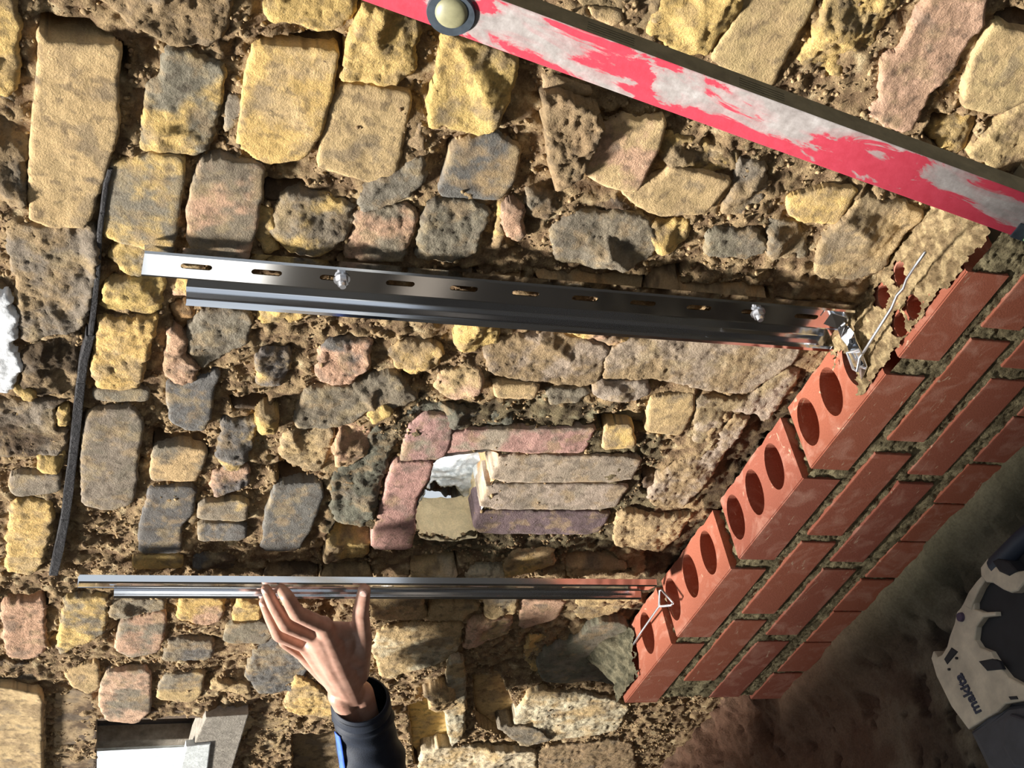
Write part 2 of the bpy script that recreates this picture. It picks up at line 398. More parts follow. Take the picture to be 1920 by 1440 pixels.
def build_bed():
    step = 0.0035
    xs = np.arange(-1.6, 1.55, step); zs = np.arange(-0.46, 1.42, step)
    X, Z = np.meshgrid(xs, zs, indexing='ij')
    n = fbm(X*14, Z*14, 3, 1); n2 = fbm(X*55, Z*55, 3, 2); n3 = ridge(X*120, Z*120, 2, 4)
    Y = YB-0.0055*n-0.0030*n2-0.0006*n3-0.0016*fbm(X*150, Z*150, 2, 6)
    Y = Y+0.007*sst(0.25, 0.9, fbm(X*26, Z*26, 4, 41))
    c1, c2, c3 = lin((186, 158, 118)), lin((142, 116, 88)), lin((216, 192, 150))
    k = sst(-0.5, 0.6, n2)[..., None]; C = c2*(1-k)+c1*k
    k = sst(0.45, 0.8, fbm(X*40+3, Z*40, 3, 8))[..., None]; C = C*(1-k)+c3*k
    # grey-green mortar of a later repair round the red patch
    px = [tuple(at(a, b, 'Y', YB)[[0, 2]]) for a, b in ((600, 990), (690, 800), (800, 745), (1100, 745), (1250, 780), (1240, 930), (1150, 1040), (900, 1040))]
    g = inpoly(X+0.02*n2, Z+0.02*n, px)[..., None]
    C = np.where(g, C*np.array([0.50, 0.56, 0.58]), C)
    px = [tuple(at(a, b, 'Y', YB)[[0, 2]]) for a, b in ((1150, 1150), (1230, 1050), (1300, 940), (1360, 820), (1440, 750), (1520, 690), (1600, 600), (1640, 640), (1500, 900), (1300, 1160))]  # dark gap behind the new wall: shade and soot painted into the mortar colour
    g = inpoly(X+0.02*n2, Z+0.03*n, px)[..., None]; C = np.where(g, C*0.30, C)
    keep = np.ones(X.shape, bool)
    for code, pr, ro, s in BR:
        if pr > -8 and '!' not in code: continue
        if '!' in code:
            pl = [tuple(at(a, b, 'Y', Y0+0.012)[[0, 2]]) for a, b in pxs(s)]
            Y = np.where(inpoly(X, Z, pl), np.maximum(Y, Y0+0.045), Y); continue
        pl = [tuple(at(a, b, 'Y', Y0-pr/1000)[[0, 2]]) for a, b in pxs(s)]
        m = inpoly(X, Z, pl); Y = np.where(m, np.maximum(Y, Y0-pr/1000+0.022), Y)
    for pl in HOLES:
        pl2 = [tuple(at(a, b, 'Y', Y0)[[0, 2]]) for a, b in pl]
        keep &= ~inpoly(X+0.004*n2, Z+0.004*n2, pl2)
    global BED; BED = (xs[0], zs[0], step, Y.copy(), keep.copy())
    nx, nz = X.shape
    idx = np.arange(nx*nz).reshape(nx, nz)
    kf = keep[:-1, :-1] & keep[1:, :-1] & keep[1:, 1:] & keep[:-1, 1:]
    q = np.stack([idx[:-1, :-1], idx[1:, :-1], idx[1:, 1:], idx[:-1, 1:]], -1)[kf]
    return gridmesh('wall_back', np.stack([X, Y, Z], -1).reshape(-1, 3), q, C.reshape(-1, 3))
def gridmesh(name, v, q, c):
    used = np.zeros(len(v), bool); used[q.ravel()] = True
    mp = np.cumsum(used)-1; v = v[used]; c = c[used]; q = mp[q]
    me = bpy.data.meshes.new(name)
    me.vertices.add(len(v)); me.vertices.foreach_set('co', v.astype(np.float32).ravel())
    me.loops.add(q.size); me.loops.foreach_set('vertex_index', q.astype(np.int32).ravel())
    me.polygons.add(len(q)); me.polygons.foreach_set('loop_start', np.arange(0, q.size, 4, dtype=np.int32))
    try: me.polygons.foreach_set('loop_total', np.full(len(q), 4, np.int32))
    except Exception: pass
    me.polygons.foreach_set('use_smooth', np.ones(len(q), bool))
    me.update(calc_edges=True); me.validate(); setcol(me, c); return me
def pxs(s): return [tuple(float(k) for k in p.split(',')) for p in s.split()]
def smooth_poly(P, k=1):
    for _ in range(k):
        Q = []
        n = len(P)
        for i in range(n):
            a, b = P[i], P[(i+1) % n]; Q += [a*0.88+b*0.12, a*0.12+b*0.88]
        P = np.array(Q)
    return P
def brick_mesh(P, yf, rough, code, seed, edge=0.003, back=0.03, res=0.0027, tilt=0.0, soft=False):
    """P: outline (x, z) on the wall; rough in m; a hacked brick face with a ragged rim and sides running into the bed"""
    P = smooth_poly(np.array(P), 1)
    L = np.linalg.norm(np.roll(P, -1, 0)-P, axis=1); s = np.concatenate([[0], np.cumsum(L)]); per = s[-1]
    n = int(np.clip(per/res, 40, 280)); tt = np.linspace(0, per, n, endpoint=False)
    Pc = np.vstack([P, P[:1]])
    E = np.stack([np.interp(tt, s, Pc[:, 0]), np.interp(tt, s, Pc[:, 1])], 1)
    tg = np.roll(E, -1, 0)-np.roll(E, 1, 0); tg /= np.linalg.norm(tg, axis=1)[:, None]+1e-9
    x, z = E[:, 0], E[:, 1]; x1, z1 = np.roll(x, -1), np.roll(z, -1)
    cr = x*z1-x1*z; A = cr.sum()/2
    nr = np.stack([tg[:, 1], -tg[:, 0]], 1)*np.sign(A)
    E = E+nr*(edge*(1.1*fbm(x*45+seed, z*45, 2, seed % 50)+0.7*fbm(x*160+seed, z*160, 3, seed % 41)))[:, None]
    c = np.array([((x+x1)*cr).sum(), ((z+z1)*cr).sum()])/(6*A)
    big = math.sqrt(abs(A))
    rr = np.random.RandomState(seed)
    # regular grid over the outline; cells that straddle the rim have their outer corners pulled onto it
    th = rr.uniform(-0.25, 0.25); ct, st_ = math.cos(th), math.sin(th)
    lo, hi = E.min(0)-0.02, E.max(0)+0.02; cc = (lo+hi)/2; hw = np.abs(hi-lo)
    gx = np.arange(-hw[0]*0.75, hw[0]*0.75, res); gz = np.arange(-hw[1]*0.75, hw[1]*0.75, res)
    GX, GZ = np.meshgrid(gx, gz, indexing='ij'); X = cc[0]+GX*ct-GZ*st_; Z = cc[1]+GX*st_+GZ*ct
    ins = inpoly(X, Z, [tuple(p) for p in E])
    cell = ins[:-1, :-1].astype(int)+ins[1:, :-1]+ins[1:, 1:]+ins[:-1, 1:]
    idx = np.arange(X.size).reshape(X.shape)
    q = np.stack([idx[:-1, :-1], idx[1:, :-1], idx[1:, 1:], idx[:-1, 1:]], -1)[cell >= 2]
    used = np.zeros(X.size, bool); used[q.ravel()] = True
    remap = np.cumsum(used)-1; q = remap[q]
    P2 = np.stack([X.ravel()[used], Z.ravel()[used]], 1); inn = ins.ravel()[used]
    A0 = E; B0 = np.roll(E, -1, 0)-E; l2 = (B0**2).sum(1)+1e-12
    D = np.zeros(len(P2)); NP = np.zeros_like(P2)
    for a in range(0, len(P2), 1500):
        p = P2[a:a+1500, None]; t = np.clip(((p-A0)*B0).sum(2)/l2, 0, 1); cp = A0+t[..., None]*B0
        d2 = ((p-cp)**2).sum(2); m = d2.argmin(1); ii = np.arange(len(m)); D[a:a+1500] = np.sqrt(d2[ii, m]); NP[a:a+1500] = cp[ii, m]
    P2[~inn] = NP[~inn]; D[~inn] = 0
    k = 9 if not soft else 3
    pc = c+(rr.rand(k, 2)-0.5)*big*1.1; ps = rr.randn(k, 2)*(0.30 if not soft else 0.04); ph = rr.rand(k)*0.6*rough
    X, Z = P2[:, 0], P2[:, 1]
    wx = 0.004*fbm(X*50, Z*50, 2, seed % 60)
    fc = np.full(X.shape, 1e9)
    for i in range(k): fc = np.minimum(fc, ph[i]+ps[i, 0]*(X+wx-pc[i, 0])+ps[i, 1]*(Z+wx-pc[i, 1]))
    fc = np.clip(fc, -2.4*rough, 1.5*rough)
    h = (0.85*fc if not soft else 0.3*fc)+rough*(0.45*fbm(X*24, Z*24, 3, seed % 90)-0.10*ridge(X*40, Z*40, 2, seed % 70)+0.17*fbm(X*190, Z*190, 2, seed % 31))
    if not soft:
        h = h+0.16*rough*fbm((X+0.5*Z)*34+1.2*fbm(X*18, Z*18, 2, 7), (Z-0.3*X)*85, 3, seed % 37, 0.6)
    h = h-h.mean()+0.2*rough
    rim = np.clip(1-D/0.0045, 0, 1)**2*((0.0014 if soft else 0.0022)+0.16*rough)
    Yv = yf-h+rim+np.clip(tilt*(X-c[0]), -0.008, 0.034)
    # boundary edges of the patch -> skirt
    e = np.concatenate([q[:, [0, 1]], q[:, [1, 2]], q[:, [2, 3]], q[:, [3, 0]]])
    key = np.minimum(e[:, 0], e[:, 1]).astype(np.int64)*1000000+np.maximum(e[:, 0], e[:, 1])
    u, first, cnt = np.unique(key, return_index=True, return_counts=True); be = e[first[cnt == 1]]
    bv = np.unique(be); nb = len(bv); loc = {int(a): i for i, a in enumerate(bv)}; n0 = len(P2)
    v0 = np.stack([X, Yv, Z], 1)
    s1 = v0[bv].copy(); s1[:, 1] = np.maximum(yf+back*0.3, s1[:, 1]+0.004)+0.002*fbm(s1[:, 0]*60, s1[:, 2]*60, 2, seed % 40)
    s2 = v0[bv].copy(); s2[:, 1] = np.maximum(yf+back, s1[:, 1]+0.005)
    v = np.concatenate([v0, s1, s2])
    f = [tuple(a) for a in q.tolist()]
    for a, b in be.tolist():
        la_, lb_ = loc[a], loc[b]
        f.append((b, a, n0+la_, n0+lb_)); f.append((n0+lb_, n0+la_, n0+nb+la_, n0+nb+lb_))
    # colour: two clays/soots mixed by patches, smears of mortar, sooty specks, fresh yellow where the soot is chipped off
    cs = code.split('/'); a = lin(PAL[cs[0]]); b = lin(PAL[cs[1]]) if len(cs) > 1 else a*0.84
    a = a*(1+0.10*rr.uniform(-1, 1)); a = a*np.array([1+0.04*rr.uniform(-1, 1), 1, 1+0.04*rr.uniform(-1, 1)])
    vx, vz = v[:, 0], v[:, 2]
    q = sst(-0.25, 0.6, fbm(vx*15+seed, vz*15, 6, seed % 33, 0.62))[:, None]
    C = a*(1-q)+b*q
    q = 0.6*sst(0.1, 0.75, fbm(vx*30+seed*2, vz*30, 6, seed % 21, 0.62))[:, None]; C = C*(1-q)+lin((178, 152, 116))*q
    q = 0.5*sst(0.30, 0.6, fbm(vx*70-seed, vz*70, 4, seed % 27))[:, None]; C = C*(1-q)+lin((92, 80, 68))*q
    if cs[0] in 'GDN':
        q = 0.5*sst(0.15, 0.75, fbm(vx*24+seed*3, vz*24, 6, seed % 19, 0.62))[:, None]; C = C*(1-q)+lin((186, 164, 126))*q
    else:
        q = 0.45*sst(0.36, 0.66, fbm(vx*20+seed*3, vz*20, 5, seed % 19))[:, None]; C = C*(1-q)+lin((124, 114, 102))*q
    me = mesh('brick', v, f)
    me.polygons.foreach_set('use_smooth', np.ones(len(me.polygons), bool))
    setcol(me, C); return me
# openings through the bed: the knocked hole in the red patch, the window at the far left, pale spot at the top
HOLE = [(820, 857), (850, 852), (905, 846), (938, 846), (920, 905), (902, 955), (893, 985), (895, 1003), (850, 1012), (790, 1005), (778, 985), (782, 945), (806, 900), (812, 870)]
WIN = [(181, 1352), (390, 1346), (345, 1475), (181, 1475)]
HOLES = [HOLE, WIN]
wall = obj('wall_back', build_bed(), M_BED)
tag(wall, kind='structure')
for i, (code, pr, ro, s) in enumerate(BR):
    yf = Y0-pr/1000
    P = [at(a, b, 'Y', yf)[[0, 2]] for a, b in pxs(s)]
    soft = ro <= 3
    tl = 0.0
    if '!' in code: tl = 1.0; code = code.replace('!', '')
    elif pr > -8:
        P = np.array(P); P = (P-P.mean(0))*1.045+P.mean(0)
    me = brick_mesh(P, yf, ro/1000*0.82, code, 11+i*7, edge=0.0013 if soft else 0.0028, back=0.045, tilt=tl, soft=soft)
    obj('brick', me, M_OLDS if soft else M_OLD, wall)

# crumbs of broken mortar and brick that cling to the joints
def crumbs(n, smin, smax, seed, cols):
    rr = np.random.RandomState(seed); x0, z0, st, Yb, kp = BED
    ph = (1+5**0.5)/2
    iv = np.array([(-1, ph, 0), (1, ph, 0), (-1, -ph, 0), (1, -ph, 0), (0, -1, ph), (0, 1, ph), (0, -1, -ph), (0, 1, -ph), (ph, 0, -1), (ph, 0, 1), (-ph, 0, -1), (-ph, 0, 1)])/1.9
    fi = np.array([(0, 11, 5), (0, 5, 1), (0, 1, 7), (0, 7, 10), (0, 10, 11), (1, 5, 9), (5, 11, 4), (11, 10, 2), (10, 7, 6), (7, 1, 8), (3, 9, 4), (3, 4, 2), (3, 2, 6), (3, 6, 8), (3, 8, 9), (4, 9, 5), (2, 4, 11), (6, 2, 10), (8, 6, 7), (9, 8, 1)])
    ax = rr.uniform(-0.75, 1.25, n); az = rr.uniform(-0.30, 1.15, n)
    ix = ((ax-x0)/st).astype(int); iz = ((az-z0)/st).astype(int)
    ok = kp[ix, iz] & (fbm(ax*14, az*14, 3, 77) > -0.25) & ~((ax > -0.15) & (az < 0.14) & (ax < 0.75)); ax, az, ix, iz = ax[ok], az[ok], ix[ok], iz[ok]; m = len(ax)
    sz = smin+(smax-smin)*rr.rand(m)**2.2
    v = iv[None]*sz[:, None, None]*rr.uniform(0.55, 1.25, (m, 1, 3))*rr.uniform(0.75, 1.2, (m, 12, 1))
    v += np.stack([ax, Yb[ix, iz]+0.10*sz, az], 1)[:, None]
    f = (fi[None]+12*np.arange(m)[:, None, None]).reshape(-1, 3)
    c = np.repeat(lin(np.array(cols)[rr.randint(0, len(cols), m)])*rr.uniform(0.8, 1.15, (m, 1)), 12, 0)
    me = bpy.data.meshes.new('mortar_crumbs'); v = v.reshape(-1, 3)
    me.vertices.add(len(v)); me.vertices.foreach_set('co', v.astype(np.float32).ravel())
    me.loops.add(f.size); me.loops.foreach_set('vertex_index', f.astype(np.int32).ravel())
    me.polygons.add(len(f)); me.polygons.foreach_set('loop_start', np.arange(0, f.size, 3, dtype=np.int32))
    try: me.polygons.foreach_set('loop_total', np.full(len(f), 3, np.int32))
    except Exception: pass
    me.update(calc_edges=True); me.validate(); setcol(me, c); return me
tag(obj('mortar_crumbs', crumbs(52000, 0.0009, 0.0042, 5, [(172, 146, 110), (150, 126, 94), (186, 160, 120), (136, 114, 88), (160, 134, 100)]), M_OLDS, wall), kind='stuff')
# thin charred slate course running up the wall
sp = [(207, 318), (200, 345), (192, 400), (188, 440), (183, 520), (178, 570), (170, 630), (158, 680), (152, 720), (146, 780), (138, 850), (130, 920), (122, 975), (112, 1030), (100, 1080)]
for a in range(0, len(sp)-1, 2):
    seg = sp[a:a+3]
    hw_ = 5.0 if seg[0][1] < 600 else 8.5
    L = [V(x-hw_-1.5*(k % 2), y, 'Y', 0.097) for k, (x, y) in enumerate(seg)]; Rr = [V(x+hw_-0.8*(k % 2), y, 'Y', 0.097) for k, (x, y) in enumerate(seg)]
    bm = prism(L+Rr[::-1], (0, 0.03, 0), 0.0015)
    obj('slate_strip', frombm(bm, 'slate_strip'), M_CHAR, wall)

# ------------------------------------------------------------------ new low brick wall
nw = empty('brick_wall', (0.2, 0.05, -0.30)); bpy.context.view_layer.update()
tag(nw, 'low new wall of smooth red bricks with oval holes along its top', 'wall')
MW = Matrix.Translation((-0.2, -0.05, 0.30))
def child(name, me, m, par, smooth=False):
    me.transform(MW); return obj(name, me, m, par, smooth)
def perforated(x0, x1, z1=0.0, h=0.059, d=0.1025, holes=None, seed=1):
    """a wire-cut brick with slots right through; holes: (cx, cy, a, b)"""
    v, f = [], []
    L = x1-x0; n = len(holes); xs = [x0]+[(holes[i][0]+holes[i+1][0])/2 for i in range(n-1)]+[x1]
    rr = np.random.RandomState(seed)
    for i, (cx, cy, a, b) in enumerate(holes):
        xa, xb = xs[i], xs[i+1]
        angs = sorted([2*math.pi*k/28 for k in range(28)]+[math.atan2(py-cy, px-cx) % (2*math.pi) for px in (xa, xb) for py in (0, d)])
        m = len(angs); o0 = len(v)
        for t in angs:
            e = (cx+a*math.cos(t), cy+b*math.sin(t))
            dx, dy = math.cos(t), math.sin(t)
            s = min((((xb if dx > 0 else xa)-cx)/dx) if abs(dx) > 1e-9 else 1e9, (((d if dy > 0 else 0)-cy)/dy) if abs(dy) > 1e-9 else 1e9)
            q = [cx+dx*s, cy+dy*s]
            if q[1] > d-1e-4: q[1] += 0.003*fbm(np.array([q[0]*90]), np.array([seed*3.3]), 3, 5)[0]
            v += [(e[0], e[1], z1), (q[0], q[1], z1), (e[0], e[1], z1-h), (q[0], q[1], z1-h)]
        for k in range(m):
            p, q = o0+4*k, o0+4*((k+1) % m)
            f += [(p, p+1, q+1, q), (p+2, q+2, q+3, p+3), (p, q, q+2, p+2)]
            A, B = v[p+1], v[q+1]
            if (A[1] < 1e-6 and B[1] < 1e-6) or (A[1] > d-0.01 and B[1] > d-0.01) or (i == 0 and abs(A[0]-x0) < 1e-6 and abs(B[0]-x0) < 1e-6) or (i == n-1 and abs(A[0]-x1) < 1e-6 and abs(B[0]-x1) < 1e-6):
                f.append((p+1, p+3, q+3, q+1))
    bm = bmesh.new(); vs = [bm.verts.new(p) for p in v]
    for q in f:
        try: bm.faces.new([vs[k] for k in q])
        except ValueError: pass
    bmesh.ops.remove_doubles(bm, verts=bm.verts, dist=1e-5)
    es = [e for e in bm.edges if all(abs(w_.co.z-z1) < 1e-6 and w_.co.y < 1e-5 for w_ in e.verts)]
    if es: bmesh.ops.bevel(bm, geom=es, offset=0.0016, segments=2, affect='EDGES')
    return frombm(bm, 'brick')
top = [(-0.218, -0.016, [(-0.150, .056, .021, .037), (-0.082, .057, .021, .037)]),
       (0.006, 0.208, [(0.026, .057, .0205, .037), (0.096, .057, .021, .037), (0.163, .057, .021, .037)]),
       (0.235, 0.438, [(0.261, .056, .021, .037), (0.325, .056, .021, .037), (0.388, .056, .021, .037)]),
       (0.461, 0.660, [(0.491, .056, .022, .037), (0.556, .056, .022, .037), (0.618, .056, .021, .037)]),
       ]
for i, (a, b, h) in enumerate(top):
    child('brick', perforated(a, b, 0.0, holes=h, seed=i+2), M_RED, nw)
# the last top brick has two short rows of smaller holes
def two_row(x0, x1):
    a = perforated(x0, x1, holes=[(0.719, .030, .0125, .016), (0.751, .030, .0125, .016), (0.80, .030, .0125, .016)], d=0.055, seed=9)
    b = perforated(x0, x1, holes=[(0.713, .026, .0125, .016), (0.754, .026, .0125, .016), (0.80, .026, .0125, .016)], d=0.0475, seed=10)
    b.transform(Matrix.Translation((0, 0.055, 0)))
    bm = bmesh.new(); bm.from_mesh(a); bm.from_mesh(b); bmesh.ops.remove_doubles(bm, verts=bm.verts, dist=2e-5)
    return frombm(bm, 'brick')
child('brick', two_row(0.692, 0.845), M_RED, nw)
def solid(x0, x1, z1, h=0.058, y0=0.0, y1=0.1025, bev=0.0018):
    bm = bmesh.new(); box_bm(bm, (x0, y0, z1-h), (x1, y1, z1), bev); return frombm(bm, 'brick')
rows = [(-0.078, [(-0.143, 0.058), (0.080, 0.284), (0.304, 0.502), (0.530, 0.735), (0.758, 0.95)]),
        (-0.154, [(-0.205, -0.010), (0.013, 0.211), (0.235, 0.438), (0.458, 0.666), (0.690, 0.89)])]
for z, r in rows:
    for k, (a, b) in enumerate(r): child('brick', solid(a, b, z-0.002*(k % 2), y0=-0.0007*((k*7) % 3)), M_RED, nw)
x = -0.215; k = 0
while x < 0.90:
    wd = 0.093+0.003*((k*5) % 3)
    child('brick', solid(x, x+wd, -0.240-0.002*(k % 3), 0.06, 0.0005*((k*3) % 3), 0.1), M_RED, nw)
    x += wd+0.004+0.004*((k*7) % 3 == 0); k += 1
# mortar of the joints: a rough block just behind the faces, and beds on top
def mortar_front():
    st = 0.0025
    xs = np.arange(-0.235, 0.96, st); zs = np.arange(-0.31, -0.006, st)
    X, Z = np.meshgrid(xs, zs, indexing='ij')
    Y = np.maximum(0.0026-0.002*fbm(X*40, Z*40, 2, 3)-0.0014*fbm(X*170, Z*170, 3, 5), 0.0012)
    # joints narrower than the course: stop at the wall's end
    idx = np.arange(X.size).reshape(X.shape)
    keep = np.ones(X.shape, bool)
    keep &= ~((X < -0.205+0.008*pn(Z*50, Z*0)) )
    kf = keep[:-1, :-1] & keep[1:, 1:]
    q = np.stack([idx[:-1, :-1], idx[1:, :-1], idx[1:, 1:], idx[:-1, 1:]], -1)[kf]
    k = sst(-0.4, 0.5, fbm(X*50, Z*50, 4, 9))[..., None]
    C = lin((124, 112, 84))*(1-k)+lin((172, 158, 122))*k
    return gridmesh('mortar_joints', np.stack([X, Y, Z], -1).reshape(-1, 3), q, C.reshape(-1, 3))
tag(child('mortar_joints', mortar_front(), M_CEM, nw), kind='stuff')
def mortar_top(x0, x1, y0, y1, zf, col1, col2, cut=(), name='mortar_bed', st=0.0022, mask=None):
    xs = np.arange(x0, x1, st); ys = np.arange(y0, y1, st)
    X, Y = np.meshgrid(xs, ys, indexing='ij')
    Z = zf(X, Y)
    keep = np.ones(X.shape, bool)
    for cx, cy, a, b in cut: keep &= (((X-cx)/a)**2+((Y-cy)/b)**2) > 1+0.25*fbm(X*120, Y*120, 2, 3)
    if mask is not None: keep &= mask(X, Y)
    idx = np.arange(X.size).reshape(X.shape)
    kf = keep[:-1, :-1] & keep[1:, :-1] & keep[1:, 1:] & keep[:-1, 1:]
    q = np.stack([idx[:-1, :-1], idx[1:, :-1], idx[1:, 1:], idx[:-1, 1:]], -1)[kf]
    k = sst(-0.4, 0.5, fbm(X*60, Y*60, 4, 12))[..., None]
    C = lin(col1)*(1-k)+lin(col2)*k
    return gridmesh(name, np.stack([X, Y, Z], -1).reshape(-1, 3), q, C.reshape(-1, 3))
for (a, b) in ((-0.017, 0.007), (0.207, 0.236), (0.437, 0.462)):
    me = mortar_top(a, b, 0.004, 0.10, lambda X, Y: -0.014+0.007*fbm(X*70, Y*70, 3, 6), (124, 112, 84), (172, 158, 122))
    child('mortar_joint', me, M_CEM, nw)
me = mortar_top(0.575, 0.90, 0.004, 0.125, lambda X, Y: 0.004+0.0035*fbm(X*60, Y*60, 4, 7)+0.003*fbm(X*160, Y*160, 3, 2)-0.006*sst(0.86, 0.9, X),
                (142, 120, 88), (192, 168, 126), cut=[(0.719, .030, .0125, .016), (0.751, .030, .0125, .016), (0.713, .081, .0125, .016), (0.754, .081, .0125, .016), (0.602, 0.05, 0.016, 0.034)],
                mask=lambda X, Y: (X+0.9*np.maximum(0.05-Y, 0)*0+0.02*fbm(X*30, Y*30, 3, 9) > 0.598-0.25*(Y-0.05)) & (Y > 0.006+0.006*fbm(X*40, Y*40, 2, 4)))
child('mortar_bed', me, M_CEM, nw)
me = mortar_top(-0.236, -0.112, 0.010, 0.118, lambda X, Y: 0.005+0.05*sst(0.04, 0.12, Y)*sst(-0.13, -0.2, X)+0.004*fbm(X*60, Y*60, 4, 27)+0.002*fbm(X*180, Y*180, 2, 2),
                (92, 88, 70), (128, 120, 96), mask=lambda X, Y: X+0.35*(0.05-Y)+0.02*fbm(X*40, Y*40, 3, 19) < -0.135)
child('mortar_bed', me, M_CEM, nw)
# core so that no light leaks through the joints
bm = bmesh.new(); box_bm(bm, (-0.20, 0.022, -0.31), (0.93, 0.098, -0.064)); child('mortar_core', frombm(bm, 'mortar_core'), mat_plain('core_mortar', (110, 102, 82), 0.95), nw)

# ------------------------------------------------------------------ floor with mortar fillet against the new wall
def floor():
    st = 0.005
    xs = np.arange(-1.2, 1.5, st); ys = np.arange(-1.1, 0.135, st)
    X, Y = np.meshgrid(xs, ys, indexing='ij')
    wall_x = sst(-0.30, -0.20, X)
    d = -Y
    fil = (1-sst(0.0, 0.10, d+0.012*fbm(X*12, Y*12, 2, 4)))*wall_x
    Z = -0.348+0.052*fil+0.007*fbm(X*9, Y*9, 4, 5)+0.0028*fbm(X*45, Y*45, 4, 6)-0.012*sst(0.35, 0.6, fbm(X*22, Y*22, 4, 61))*(1-fil)
    rub = (1-wall_x)*sst(-0.25, 0.10, Y); Z = Z+rub*(0.03+0.014*fbm(X*22, Y*22, 5, 2))
    k = sst(-0.35, 0.4, fbm(X*9, Y*9, 4, 21))[..., None]
    C = lin((70, 62, 52))*(1-k)+lin((116, 108, 92))*k
    k = sst(0.28, 0.5, fbm(X*22, Y*22, 4, 61))[..., None]*0.85; C = C*(1-k)+lin((46, 42, 40))*k
    k = (fil*0.8)[..., None]; C = C*(1-k)+lin((122, 116, 92))*k
    k = (sst(0.25, -0.15, X)*sst(-0.45, -0.05, Y))[..., None]*0.75; C = C*(1-k)+lin((112, 80, 62))*k
    idx = np.arange(X.size).reshape(X.shape)
    q = np.stack([idx[:-1, :-1], idx[1:, :-1], idx[1:, 1:], idx[:-1, 1:]], -1).reshape(-1, 4)
    return gridmesh('floor', np.stack([X, Y, Z], -1).reshape(-1, 3), q, C.reshape(-1, 3))
tag(obj('floor', floor(), M_DIRT), kind='structure')
# ------------------------------------------------------------------ unseen wall added behind the camera to shade the floor
bm = bmesh.new()
for lo, hi in (((-1.75, -2.75, -0.36), (3.5, -2.6, 1.6)), ((-5.2, -2.75, 1.45), (-1.75, -2.6, 1.6)), ((-5.2, -2.75, -0.36), (-1.75, -2.6, 0.05)), ((-5.2, -2.75, 0.05), (-3.6, -2.6, 1.45))):
    box_bm(bm, lo, hi)
# unseen slab added overhead, its edge set to shade the floor and lower bricks
bc = bmesh.new(); box_bm(bc, (-5.2, -2.75, 1.6), (3.5, -0.665, 1.7)); tag(obj('ceiling', frombm(bc, 'ceiling'), mat_plain('ceiling_boards', (120, 108, 92), 0.9, nscale=5)), kind='structure')
bc = bmesh.new(); box_bm(bc, (-5.2, -2.75, -0.46), (3.5, 0.10, -0.40)); obj('floor_slab', frombm(bc, 'floor_slab'), mat_plain('dark_slab', (84, 76, 66), 0.95, nscale=4), bpy.data.objects['floor'])
bg_ = bmesh.new(); box_bm(bg_, (-9, -14, -0.5), (4, -2.76, -0.37)); tag(obj('ground', frombm(bg_, 'ground'), mat_plain('pale_paving', (190, 188, 182), 0.9, nscale=3)), kind='structure')  # unseen pale surface outside, added so the steel channels reflect something bright
tag(obj('wall_front', frombm(bm, 'wall_front'), mat_plain('front_plaster', (120, 112, 100), 0.9, nscale=6)), kind='structure')
